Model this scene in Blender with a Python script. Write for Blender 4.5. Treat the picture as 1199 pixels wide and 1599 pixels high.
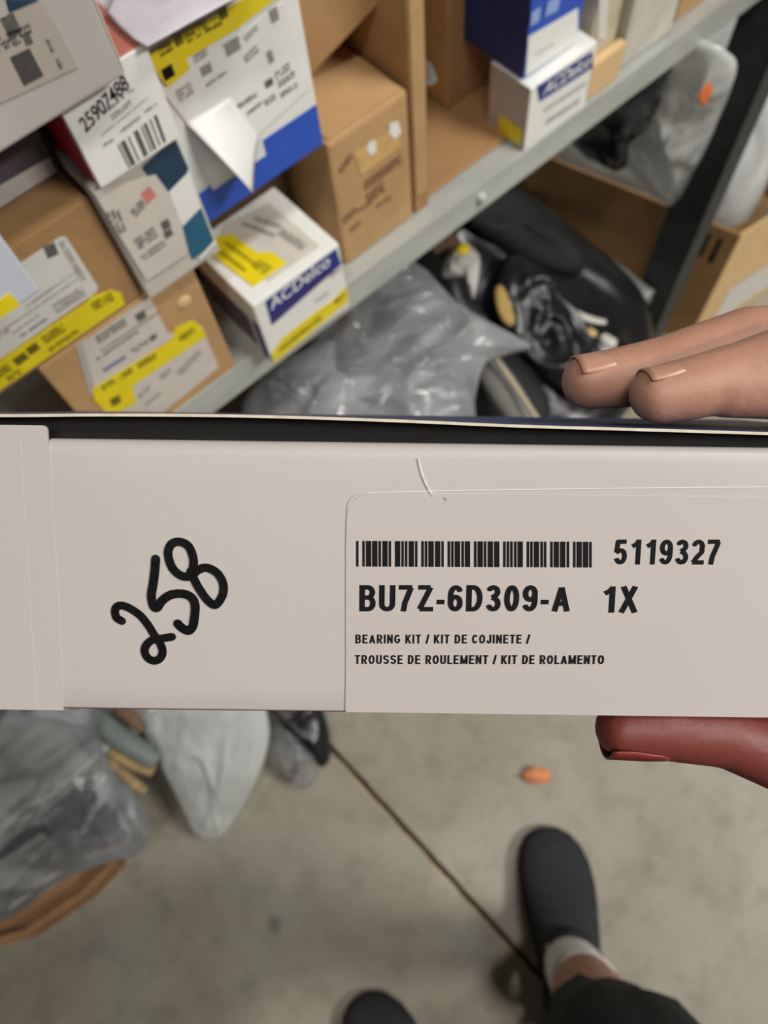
import bpy, bmesh, math, random
from mathutils import Vector, Matrix, noise
R = math.radians
random.seed(7)
scene = bpy.context.scene
for o in list(bpy.data.objects):
    bpy.data.objects.remove(o)
COL = scene.collection

# ---------------------------------------------------------------- camera
CAM = Vector((0, 0, 1.30))
FPX, CX, CY = 1200.0, 599.5, 799.5            # focal length and centre for a 1199 x 1599 image
AX = Vector((0.750, -0.657, -0.069))          # image right, in the world
AY = Vector((-0.628, -0.677, -0.384))         # image down
AX.normalize(); AY = (AY - AY.dot(AX) * AX).normalized()
AZ = AX.cross(AY).normalized()                # viewing direction
cd = bpy.data.cameras.new('camera')
cam = bpy.data.objects.new('camera', cd); COL.objects.link(cam)
cam.matrix_world = Matrix.Translation(CAM) @ Matrix((AX, -AY, -AZ)).transposed().to_4x4()
cd.sensor_width = 36.0; cd.lens = 36.0 * FPX / 1599.0
cd.clip_start = 0.01; cd.clip_end = 60
cd.dof.use_dof = True; cd.dof.focus_distance = 0.206; cd.dof.aperture_fstop = 12.5
scene.camera = cam

# ---------------------------------------------------------------- light
w = bpy.data.worlds.new('world'); scene.world = w; w.use_nodes = True
w.node_tree.nodes['Background'].inputs[0].default_value = (0.95, 0.98, 1.0, 1)
w.node_tree.nodes['Background'].inputs[1].default_value = 0.015
CEIL = 3.6
LAMPS = [((1.7, -2.5), 178.0), ((-0.50, -0.60), 30.0), ((1.40, -0.70), 44.0)]
for i, ((lx, ly), p) in enumerate(LAMPS):
    ld = bpy.data.lights.new('strip_light', 'AREA'); ld.shape = 'RECTANGLE'
    ld.size = 1.2; ld.size_y = 0.28; ld.energy = p; ld.color = (1.0, 0.97, 0.915)
    lo = bpy.data.objects.new('strip_light', ld); COL.objects.link(lo)
    lo.location = (lx, ly, CEIL - 0.13)
vs = scene.view_settings
vs.view_transform = 'Standard'; vs.look = 'None'; vs.exposure = -0.28; vs.gamma = 1.0
vs.use_curve_mapping = False

# ---------------------------------------------------------------- helpers
def ray(px, py):
    return AX * ((px - CX) / FPX) + AY * ((py - CY) / FPX) + AZ
def Zp(px, py, z):
    r = ray(px, py); return CAM + r * ((z - CAM.z) / r.z)
def Yp(px, py, y):
    r = ray(px, py); return CAM + r * ((y - CAM.y) / r.y)
def CW(x, y, z):                               # from right / down / forward of the lens
    return CAM + AX * x + AY * y + AZ * z

def lin(c):
    return c / 12.92 if c <= 0.04045 else ((c + 0.055) / 1.055) ** 2.4
def rgb(r, g, b):
    return (lin(r / 255), lin(g / 255), lin(b / 255), 1)
MATS = {}
def mat(name, col, rough=0.6, var=0.12, scale=30.0, bump=0.0, bscale=200.0, metal=0.0, spec=0.5, col2=None, sss=0.0, detail=4.0, stretch=None):
    if name in MATS: return MATS[name]
    m = bpy.data.materials.new(name); m.use_nodes = True
    nt = m.node_tree; b = nt.nodes['Principled BSDF']
    b.inputs['Roughness'].default_value = rough; b.inputs['Metallic'].default_value = metal
    b.inputs['Specular IOR Level'].default_value = spec
    tc = nt.nodes.new('ShaderNodeTexCoord'); mp = nt.nodes.new('ShaderNodeMapping')
    nt.links.new(tc.outputs['Object'], mp.inputs[0])
    if stretch: mp.inputs['Scale'].default_value = stretch
    n = nt.nodes.new('ShaderNodeTexNoise'); n.inputs['Scale'].default_value = scale; n.inputs['Detail'].default_value = detail
    nt.links.new(mp.outputs[0], n.inputs['Vector'])
    cr = nt.nodes.new('ShaderNodeValToRGB')
    c1 = tuple(c * (1 - var) for c in col[:3]) + (1,); c2 = col2 or tuple(min(1, c * (1 + var)) for c in col[:3]) + (1,)
    cr.color_ramp.elements[0].position = 0.3; cr.color_ramp.elements[1].position = 0.7
    cr.color_ramp.elements[0].color = c1; cr.color_ramp.elements[1].color = c2
    nt.links.new(n.outputs['Fac'], cr.inputs[0]); nt.links.new(cr.outputs[0], b.inputs['Base Color'])
    if sss:
        b.inputs['Subsurface Weight'].default_value = sss
        b.inputs['Subsurface Radius'].default_value = (0.006, 0.002, 0.001)
        b.inputs['Subsurface Scale'].default_value = 0.6
    if bump:
        n2 = nt.nodes.new('ShaderNodeTexNoise'); n2.inputs['Scale'].default_value = bscale; n2.inputs['Detail'].default_value = 3
        nt.links.new(mp.outputs[0], n2.inputs['Vector'])
        bp = nt.nodes.new('ShaderNodeBump'); bp.inputs['Strength'].default_value = bump; bp.inputs['Distance'].default_value = 0.002
        nt.links.new(n2.outputs['Fac'], bp.inputs['Height']); nt.links.new(bp.outputs[0], b.inputs['Normal'])
    MATS[name] = m; return m

def film(name, tint, lo, hi, rough=0.12, scale=9.0):
    """thin plastic film: partly see-through, partly milky, glossy, denser at grazing angles"""
    if name in MATS: return MATS[name]
    m = bpy.data.materials.new(name); m.use_nodes = True
    nt = m.node_tree; b = nt.nodes['Principled BSDF']; out = nt.nodes['Material Output']
    b.inputs['Base Color'].default_value = tint; b.inputs['Roughness'].default_value = rough
    b.inputs['Specular IOR Level'].default_value = 1.0
    tr = nt.nodes.new('ShaderNodeBsdfTransparent'); mx = nt.nodes.new('ShaderNodeMixShader')
    tc = nt.nodes.new('ShaderNodeTexCoord'); n = nt.nodes.new('ShaderNodeTexNoise')
    n.inputs['Scale'].default_value = scale; n.inputs['Detail'].default_value = 2; n.inputs['Distortion'].default_value = 1.0
    nt.links.new(tc.outputs['Object'], n.inputs['Vector'])
    mr = nt.nodes.new('ShaderNodeMapRange'); mr.inputs[1].default_value = 0.3; mr.inputs[2].default_value = 0.7
    mr.inputs[3].default_value = lo; mr.inputs[4].default_value = hi
    fr = nt.nodes.new('ShaderNodeFresnel'); fr.inputs['IOR'].default_value = 1.6
    ad = nt.nodes.new('ShaderNodeMath'); ad.operation = 'ADD'; ad.use_clamp = True
    nt.links.new(n.outputs['Fac'], mr.inputs[0]); nt.links.new(mr.outputs[0], ad.inputs[0]); nt.links.new(fr.outputs[0], ad.inputs[1])
    nt.links.new(ad.outputs[0], mx.inputs[0])
    tl_ = nt.nodes.new('ShaderNodeBsdfTranslucent'); tl_.inputs[0].default_value = tint      # light scatters through the film
    m2 = nt.nodes.new('ShaderNodeMixShader'); m2.inputs[0].default_value = 0.25
    nt.links.new(b.outputs[0], m2.inputs[1]); nt.links.new(tl_.outputs[0], m2.inputs[2])
    nt.links.new(tr.outputs[0], mx.inputs[1]); nt.links.new(m2.outputs[0], mx.inputs[2]); nt.links.new(mx.outputs[0], out.inputs[0])
    MATS[name] = m; return m

def tag(o, label=None, cat=None, group=None, kind=None):
    if label: o['label'] = label
    if cat: o['category'] = cat
    if group: o['group'] = group
    if kind: o['kind'] = kind
    return o
def empty(name, loc=(0, 0, 0)):
    o = bpy.data.objects.new(name, None); COL.objects.link(o); o.location = loc
    o.empty_display_size = 0.02; return o
def link_mesh(name, me, m, parent=None, loc=None, smooth=False):
    o = bpy.data.objects.new(name, me); COL.objects.link(o)
    if m is not None and not me.materials: me.materials.append(m)
    if parent is not None: o.parent = parent
    if loc is not None: o.location = loc
    if smooth:
        for p in me.polygons: p.use_smooth = True
    return o
def pyobj(name, verts, faces, m, parent=None, loc=(0, 0, 0), smooth=False):
    """verts in world space; the object's origin goes to loc (world); a parent without rotation is at its own location"""
    base = Vector(loc)
    off = base
    me = bpy.data.meshes.new(name)
    me.from_pydata([tuple(Vector(v) - off) for v in verts], [], faces); me.update()
    o = link_mesh(name, me, m, parent, None, smooth)
    o.location = base - (world_loc(parent) if parent else Vector((0, 0, 0)))
    return o
def world_loc(p):
    v = Vector(p.location)
    while p.parent is not None:
        p = p.parent; v += Vector(p.location)
    return v
def bm_mesh(name, bm):
    bmesh.ops.recalc_face_normals(bm, faces=bm.faces[:])
    me = bpy.data.meshes.new(name); bm.to_mesh(me); bm.free(); return me
def box_bm(x0, x1, y0, y1, z0, z1, bevel=0.0, seg=2):
    bm = bmesh.new()
    v = [bm.verts.new(p) for p in ((x0,y0,z0),(x1,y0,z0),(x1,y1,z0),(x0,y1,z0),(x0,y0,z1),(x1,y0,z1),(x1,y1,z1),(x0,y1,z1))]
    for f in ((0,3,2,1),(4,5,6,7),(0,1,5,4),(1,2,6,5),(2,3,7,6),(3,0,4,7)):
        bm.faces.new([v[i] for i in f])
    if bevel:
        bmesh.ops.bevel(bm, geom=bm.edges[:], offset=bevel, segments=seg, affect='EDGES', profile=0.6)
    return bm
def catmull(pts, n=8, closed=False):
    pts = [Vector(p) for p in pts]; out = []; N = len(pts)
    rng = range(N if closed else N - 1)
    for i in rng:
        if closed: p0, p1, p2, p3 = pts[i-1], pts[i], pts[(i+1) % N], pts[(i+2) % N]
        else: p0, p1, p2, p3 = pts[max(i-1, 0)], pts[i], pts[i+1], pts[min(i+2, N-1)]
        for k in range(n):
            t = k / n
            out.append(0.5 * ((2*p1) + (p2-p0)*t + (2*p0-5*p1+4*p2-p3)*t*t + (3*p1-p0-3*p2+p3)*t*t*t))
    if not closed: out.append(pts[-1])
    return out
def loft(rings, cap0=True, cap1=True):
    n = len(rings[0]); verts = [v for r in rings for v in r]; faces = []
    for i in range(len(rings) - 1):
        for j in range(n):
            a = i*n + j; b = i*n + (j+1) % n
            faces.append((a, b, b+n, a+n))
    if cap0: faces.append(tuple(reversed(range(n))))
    if cap1: faces.append(tuple((len(rings)-1)*n + j for j in range(n)))
    return verts, faces
def tube(pts, rad, n=10, flat=1.0, up=Vector((0, 0, 1))):
    pts = [Vector(p) for p in pts]; rings = []
    for i, p in enumerate(pts):
        t = (pts[min(i+1, len(pts)-1)] - pts[max(i-1, 0)]).normalized()
        s = t.cross(up)
        s = s.normalized() if s.length > 1e-4 else Vector((1, 0, 0))
        u = s.cross(t).normalized()
        r = rad[i] if isinstance(rad, (list, tuple)) else rad
        rings.append([p + s*(r*math.cos(2*math.pi*k/n)) + u*(r*flat*math.sin(2*math.pi*k/n)) for k in range(n)])
    return loft(rings)

# ---------------------------------------------------------------- cartons
class Carton:
    """a box standing with its front at y, its left bottom front corner at (x0, y, z0); local origin there"""
    def __init__(self, name, x0, x1, y0, depth, z0, z1, m, label, cat='box', group=None, bevel=0.0018, rot=(0, 0, 0), faces=None, loc=None):
        self.w, self.d, self.h = x1 - x0, depth, z1 - z0
        bm = box_bm(0, self.w, 0, depth, 0, self.h, bevel)
        me = bm_mesh(name, bm); me.materials.append(m)
        if faces:
            keys = {'front': (0, -1, 0), 'left': (-1, 0, 0), 'right': (1, 0, 0), 'top': (0, 0, 1), 'bottom': (0, 0, -1), 'back': (0, 1, 0)}
            for k, fm in faces.items():
                me.materials.append(fm); idx = len(me.materials) - 1; nv = Vector(keys[k])
                for p in me.polygons:
                    if p.normal.dot(nv) > 0.75: p.material_index = idx
        self.o = link_mesh(name, me, None); self.o.location = loc or (x0, y0, z0); self.o.rotation_euler = rot
        self.mw = Matrix.LocRotScale(Vector(self.o.location), self.o.rotation_euler, None)
        self.inv = self.mw.inverted()
        tag(self.o, label, cat, group)
        self.lift = 0.0
    def hit(self, face, px, py):
        o = self.inv @ CAM; d = self.inv.to_3x3() @ ray(px, py)
        ax, val = {'front': (1, 0), 'left': (0, 0), 'right': (0, self.w), 'top': (2, self.h)}[face]
        return o + d * ((val - o[ax]) / d[ax])
    def nrm(self, face):
        return {'front': Vector((0, -1, 0)), 'left': Vector((-1, 0, 0)), 'right': Vector((1, 0, 0)), 'top': Vector((0, 0, 1))}[face]
    def clampv(self, face, v, m=0.0005):
        v = v.copy()
        lim = (self.w, self.d, self.h)
        for i in range(3):
            if abs(self.nrm(face)[i]) < 0.5: v[i] = min(max(v[i], m), lim[i] - m)
        return v
    def poly(self, name, face, pts, m, parent=None, lift=0.0004, t=0.0003, uv=False, clamp=True):
        """a flat sheet stuck on a face; pts on the face"""
        n = self.nrm(face)
        vs = [Vector(p) if uv else self.hit(face, *p) for p in pts]
        if clamp: vs = [self.clampv(face, v) for v in vs]
        N = len(vs)
        verts = [v + n*lift for v in vs] + [v + n*(lift + t) for v in vs]
        fs = [tuple(range(N, 2*N)), tuple(reversed(range(N)))] + [(i, (i+1) % N, N + (i+1) % N, N + i) for i in range(N)]
        me = bpy.data.meshes.new(name); me.from_pydata([tuple(v) for v in verts], [], fs); me.update()
        bm = bmesh.new(); bm.from_mesh(me); bmesh.ops.recalc_face_normals(bm, faces=bm.faces[:]); bm.to_mesh(me); bm.free()
        return link_mesh(name, me, m, parent or self.o)
    def marks(self, name, face, segs, m, parent=None, lift=0.0009, t=0.0001, solid=False):
        """printed bars: (p0, p1, thickness in metres), all of one print in one mesh"""
        n = self.nrm(face); verts = []; fs = []; rnd = random.Random(len(segs)*7 + int(segs[0][0][0]))
        for p0, p1, th in segs:
            a = self.clampv(face, self.hit(face, *p0)); b = self.clampv(face, self.hit(face, *p1))
            d = (b - a)
            if d.length < 1e-6: continue
            e = d.normalized(); up = n.cross(e)
            if solid or d.length < 1.3*th:
                cells = [(0, d.length, -th/2, th/2)]
            else:                                   # a row of small blurred characters
                cells = []; rows = 1 if th < 0.0035 else (2 if th < 0.0065 else 3); rh = th/rows
                for q_ in range(rows):
                    x = 0.0; lo = -th/2 + q_*rh
                    while x < d.length:
                        wd_ = rnd.uniform(0.25, 0.9)*max(rh, 0.0012)*0.6
                        if rnd.random() < 0.92: cells.append((x, min(x + wd_, d.length), lo + rh*rnd.uniform(0.0, 0.2), lo + rh*rnd.uniform(0.65, 0.92)))
                        x += wd_ + rnd.uniform(0.08, 0.2)*rh
            for x0_, x1_, y0_, y1_ in cells:
                k = len(verts)
                verts += [self.clampv(face, a + e*p + up*q) + n*lift for p, q in ((x0_, y0_), (x1_, y0_), (x1_, y1_), (x0_, y1_))]
                fs.append((k, k+1, k+2, k+3))
        me = bpy.data.meshes.new(name); me.from_pydata([tuple(v) for v in verts], [], fs); me.update()
        o = link_mesh(name, me, m, parent or self.o)
        if len(fs) > 1: o['kind'] = 'stuff'
        return o
    def text(self, name, face, s, p0, p1, height, m, parent=None, lift=0.0010, bold=0.0, shear=0.0):
        """lettering whose baseline runs p0 -> p1 on a face"""
        a = self.hit(face, *p0); b = self.hit(face, *p1); n = self.nrm(face)
        ex = (b - a).normalized(); ey = n.cross(ex)
        me = text_mesh(name, s, (b - a).length, height, bold, shear)
        for v in me.vertices: v.co = a + ex*v.co.x + ey*v.co.y + n*lift
        return link_mesh(name, me, m, parent or self.o)

def text_mesh(name, s, width, height, bold=0.0, shear=0.0):
    cu = bpy.data.curves.new(name, 'FONT'); cu.body = s; cu.size = 1.0; cu.offset = bold; cu.shear = shear
    cu.resolution_u = 4
    ob = bpy.data.objects.new(name, cu); COL.objects.link(ob)
    dg = bpy.context.evaluated_depsgraph_get(); dg.update()
    me = bpy.data.meshes.new_from_object(ob.evaluated_get(dg))
    bpy.data.objects.remove(ob); bpy.data.curves.remove(cu)
    xs = [v.co.x for v in me.vertices]; ys = [v.co.y for v in me.vertices]
    x0, x1, y0, y1 = min(xs), max(xs), min(ys), max(ys)
    for v in me.vertices:
        v.co = ((v.co.x - x0) / (x1 - x0) * width, (v.co.y - y0) / (y1 - y0) * height, 0)
    me.name = name; return me
# narrow sans lettering drawn stroke by stroke
def arc(cx, cy, rx, ry, a0, a1, n=14):
    return [(cx + rx*math.cos(R(a0 + (a1-a0)*i/n)), cy + ry*math.sin(R(a0 + (a1-a0)*i/n))) for i in range(n + 1)]
def glyph(ch, b):
    """centre lines in a box of height 1; b = half the stroke"""
    w = 0.50; l, r, t, o = b, w - b, 1 - b, b; m = w/2; h = 0.53
    g = {
     'A': (0.56, [[(b, 0), (0.28, t)], [(0.28, t), (0.56 - b, 0)], [(0.13, 0.30), (0.43, 0.30)]]),
     'B': (w, [[(l, 0), (l, 1)], [(l, t), (0.26, t)] + arc(0.26, (t+h)/2, r-0.28, (t-h)/2, 90, -90) + [(l, h)], [(l, h), (0.27, h)] + arc(0.27, (h+o)/2, r-0.27, (h-o)/2, 90, -90) + [(l, o)]]),
     'C': (w, [arc(m, .5, r-m, .5-b, 35, 325, 22)]),
     'D': (w, [[(l, 0), (l, 1)], [(l, t), (0.22, t)] + arc(0.22, .5, r-0.22, .5-b, 90, -90, 18) + [(l, o)]]),
     'E': (0.46, [[(l, 0), (l, 1)], [(l, t), (.45, t)], [(l, .52), (.42, .52)], [(l, o), (.46, o)]]),
     'G': (0.53, [arc(.27, .5, .27-b, .5-b, 40, 345, 22) + [(.53-b, .45)], [(.28, .45), (.53, .45)]]),
     'I': (2*b, [[(b, 0), (b, 1)]]),
     'J': (0.42, [[(.42-b, 1), (.42-b, .28)] + arc(.21, .28, .21-b, .28-b, 0, -180) + [(b, .34)]]),
     'K': (w, [[(l, 0), (l, 1)], [(l, .34), (r+.02, 1)], [(.20, .55), (r+.03, 0)]]),
     'L': (0.42, [[(l, 1), (l, 0)], [(l, o), (.42, o)]]),
     'M': (0.64, [[(l, 0), (l, 1)], [(l, t), (.32, .06)], [(.32, .06), (.64-b, t)], [(.64-b, 1), (.64-b, 0)]]),
     'N': (w, [[(l, 0), (l, 1)], [(l, t), (r, o)], [(r, 0), (r, 1)]]),
     'O': (0.54, [arc(.27, .5, .27-b, .5-b, 0, 360, 28)]),
     'R': (w, [[(l, 0), (l, 1)], [(l, t), (0.26, t)] + arc(0.26, (t+.46)/2, r-0.26, (t-.46)/2, 90, -90) + [(l, .46)], [(.24, .46), (r+.02, 0)]]),
     'S': (w, [arc(m, (t+.51)/2, r-m, (t-.51)/2, 20, 270, 16) + arc(m, (.51+o)/2, r-m, (.51-o)/2, 90, -160, 16)]),
     'T': (0.46, [[(0, t), (.46, t)], [(.23, t), (.23, 0)]]),
     'U': (w, [[(l, 1), (l, .28)] + arc(m, .28, r-m, .28-b, 180, 360) + [(r, 1)]]),
     'X': (w, [[(b*.6, 0), (w-b*.9, 1)], [(b*.9, 1), (w-b*.6, 0)]]),
     'Z': (w, [[(.03, t), (r, t)], [(r, t), (l, o)], [(l, o), (w, o)]]),
     '0': (0.46, [arc(.23, .5, .23-b, .5-b, 0, 360, 26)]),
     '1': (0.42, [[(.29, 0), (.29, 1)], [(.29, .93), (.19, .80), (.07, .73)]]),
     '2': (0.46, [arc(.23, .71, .23-b, .29-b, 165, -20, 14) + [(.37, .50), (.22, .32), (b, o)], [(b*.7, o), (.46, o)]]),
     '3': (0.46, [arc(.22, .745, .22-b, .255-b, 160, -75, 14) + [(.20, .53)], [(.20, .53)] + arc(.23, .29, .23-b, .29-b, 80, -165, 16)]),
     '5': (0.46, [[(.42, t), (.12, t), (.085, .48)], [(.085, .50)] + arc(.23, .33, .23-b, .33-b, 130, -160, 18)]),
     '6': (0.46, [arc(.23, .32, .23-b, .32-b, 0, 360, 24), [(b, .32), (b, .55)] + arc(.24, .62, .24-b, .38-b, 170, 30, 12)]),
     '7': (0.46, [[(0, t), (.46-b*.6, t)], [(.46-b, t), (.30, .66), (.19, .32), (.15, 0)]]),
     '9': (0.46, [arc(.23, .68, .23-b, .32-b, 0, 360, 24), [(.46-b, .68), (.46-b, .45)] + arc(.22, .38, .24-b, .38-b, -10, -150, 12)]),
     '-': (0.24, [[(0, .36), (.24, .36)]]),
     '/': (0.24, [[(.02, -.02), (.22, 1.02)]]),
     ' ': (0.20, []),
    }
    return g[ch]
def stroke_text(name, s_, width, height, stroke=0.17, gap=0.11):
    b = stroke/2; x = 0.0; verts = []; faces = []
    for ch in s_:
        wd, st = glyph(ch, b)
        for line in st:
            for i in range(len(line) - 1):
                p, q = Vector(line[i]), Vector(line[i+1]); d = q - p
                if d.length < 1e-6: continue
                d.normalize(); nn = Vector((-d.y, d.x))*b; k = len(verts)
                verts += [(p - nn) + Vector((x, 0)), (q - nn) + Vector((x, 0)), (q + nn) + Vector((x, 0)), (p + nn) + Vector((x, 0))]
                faces.append((k, k+1, k+2, k+3))
                if i:
                    k = len(verts); verts += [p + Vector((x + b*math.cos(a), b*math.sin(a))) for a in [2*math.pi*j/8 for j in range(8)]]
                    faces.append(tuple(range(k, k+8)))
        x += wd + gap
    x -= gap
    me = bpy.data.meshes.new(name); me.from_pydata([(v.x/x*width, v.y*height, 0) for v in verts], [], faces)
    for i, p in enumerate(me.polygons):              # each stroke a breath above the last, so that none coincide
        for vi in p.vertices: me.vertices[vi].co.z = i*2.0e-7; me.update()
    return me
def ribbon(pts, width, n=7):
    """flat pen stroke in the xy plane with round ends"""
    P = catmull([(x, y, 0) for x, y in pts], n); verts = []; fs = []
    for i, p in enumerate(P):
        t = (P[min(i+1, len(P)-1)] - P[max(i-1, 0)]).normalized(); s = Vector((-t.y, t.x, 0)) * width / 2
        verts += [p + s, p - s]
        if i: k = 2*i; fs.append((k-2, k-1, k+1, k))
    for i in list(range(0, len(P), 3)) + [len(P)-1]:           # round the joints
        k = len(verts); verts += [P[i] + Vector((math.cos(a), math.sin(a), 0)) * width / 2 for a in [2*math.pi*j/12 for j in range(12)]]
        fs.append(tuple(range(k, k+12)))
    return verts, fs

# ---------------------------------------------------------------- pillow-like sheets and bags
def pillow(name, outline, top, bot, m, label=None, cat=None, group=None, parent=None, rings=18, per=6, fold=0.01, ffreq=14.0, prof=0.6, normal=None, seed=0.0, smooth_edge=True, edge_jit=0.0, fdir=None):
    P = catmull(outline, per, True) if smooth_edge else [Vector(p) for p in outline]
    c = sum(P, Vector()) / len(P)
    if normal is None:
        n = Vector()
        for i in range(len(P)): n += (P[i] - c).cross(P[(i+1) % len(P)] - c)
        n.normalize()
        if n.dot(CAM - c) < 0: n = -n
    else: n = Vector(normal).normalized()
    N = len(P); verts = []; faces = []
    def layer(h, sgn, sd):
        st = len(verts)
        verts.append(c + n * (h*sgn))
        for i in range(1, rings + 1):
            r = i / rings
            for j, p in enumerate(P):
                q = c.lerp(p, r)
                hh = h * max(0.0, 1 - r**2.4) ** prof
                k = Vector((q.x*ffreq + sd, q.y*ffreq, q.z*ffreq))
                if fdir is not None: k = k - fdir * (k.dot(fdir) * 0.72)
                k = k + noise.noise_vector(k * 0.7) * 0.5
                f = ((1 - abs(noise.noise(k)) * 2.2) ** 3 * 0.9 + 0.7*noise.noise(k*0.6) + 0.22*(1 - abs(noise.noise(k*2.1)) * 2) ** 3) * fold * (1 - r**6)
                ej = edge_jit * noise.noise(k * 2.0) if i == rings else 0
                q = q + n * (sgn*hh + f) + (p - c).normalized() * ej
                verts.append(q)
        for j in range(N):
            faces.append((st, st+1+j, st+1+(j+1) % N) if sgn > 0 else (st, st+1+(j+1) % N, st+1+j))
        for i in range(rings - 1):
            a = st + 1 + i*N
            for j in range(N):
                q = (a+j, a+N+j, a+N+(j+1) % N, a+(j+1) % N)
                faces.append(q if sgn > 0 else tuple(reversed(q)))
    layer(top, 1, seed); layer(bot, -1, seed + 5.3)
    base = Vector((c.x, c.y, min(v.z for v in verts)))
    o = pyobj(name, verts, faces, m, parent, base if parent is None else world_loc(parent), True)
    bm = bmesh.new(); bm.from_mesh(o.data)
    bmesh.ops.remove_doubles(bm, verts=bm.verts[:], dist=0.0004)
    bmesh.ops.recalc_face_normals(bm, faces=bm.faces[:]); bm.to_mesh(o.data); bm.free()
    for p in o.data.polygons: p.use_smooth = True
    if label: tag(o, label, cat, group)
    return o

# ---------------------------------------------------------------- materials
KRAFT = mat('kraft_cardboard', rgb(190, 152, 106), 0.75, 0.10, 22, 0.15, 120)
KRAFT2 = mat('kraft_cardboard_brown', rgb(168, 130, 86), 0.75, 0.12, 16, 0.15, 120)
KRAFTP = mat('kraft_cardboard_pale', rgb(222, 188, 138), 0.75, 0.07, 16, 0.1, 120)
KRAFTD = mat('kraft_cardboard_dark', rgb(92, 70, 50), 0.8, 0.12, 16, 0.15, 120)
WHITE = mat('white_card', rgb(240, 240, 236), 0.5, 0.03, 40)
OFFW = mat('off_white_card', rgb(205, 198, 190), 0.6, 0.05, 24)
GREYW = mat('grey_card', rgb(186, 180, 174), 0.6, 0.06, 18)
PAPER = mat('white_label_paper', rgb(222, 220, 214), 0.55, 0.04, 60)
PAPER2 = mat('pale_label_paper', rgb(212, 205, 196), 0.55, 0.05, 60)
YEL = mat('yellow_label', rgb(238, 216, 24), 0.45, 0.06, 50)
YELINK = mat('olive_print', rgb(110, 100, 18), 0.6, 0.3, 300)
INK = mat('grey_print', rgb(96, 94, 92), 0.6, 0.2, 300)
INKL = mat('pale_grey_print', rgb(150, 147, 142), 0.6, 0.15, 300)
INKD = mat('black_print', rgb(22, 21, 23), 0.75, 0.1, 300, spec=0.15)
BLUE = mat('blue_print', rgb(36, 86, 196), 0.4, 0.06, 30)
NAVY = mat('navy_print', rgb(30, 48, 138), 0.4, 0.08, 30)
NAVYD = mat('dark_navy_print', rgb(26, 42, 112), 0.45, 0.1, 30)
TEAL = mat('teal_print', rgb(28, 96, 128), 0.4, 0.06, 30)
TEALD = mat('dark_teal_print', rgb(26, 58, 84), 0.4, 0.08, 30)
RED = mat('red_card', rgb(176, 34, 44), 0.4, 0.12, 20)
REDP = mat('pink_red_card', rgb(186, 112, 98), 0.5, 0.1, 20)
MAUVE = mat('mauve_print', rgb(84, 48, 96), 0.5, 0.1, 40)
BLK = mat('black_plastic', rgb(30, 30, 33), 0.32, 0.2, 16, 0.2, 40)
BLKM = mat('black_matt_plastic', rgb(24, 24, 26), 0.7, 0.3, 16, 0.2, 60)
STEEL = mat('grey_shelf_steel', rgb(188, 192, 188), 0.32, 0.2, 28, 0.12, 60, metal=0.25, stretch=(0.25, 1, 1))
STEELD = mat('dark_shelf_steel', rgb(52, 55, 57), 0.5, 0.3, 60, 0.25, 220, metal=0.2)
BAG = film('clear_bag_film', rgb(214, 217, 222), 0.05, 0.24)
BAGW = film('milky_bag_film', rgb(244, 247, 246), 0.36, 0.78)
BAGG = film('grey_bag_film', rgb(214, 216, 220), 0.20, 0.50)

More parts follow.
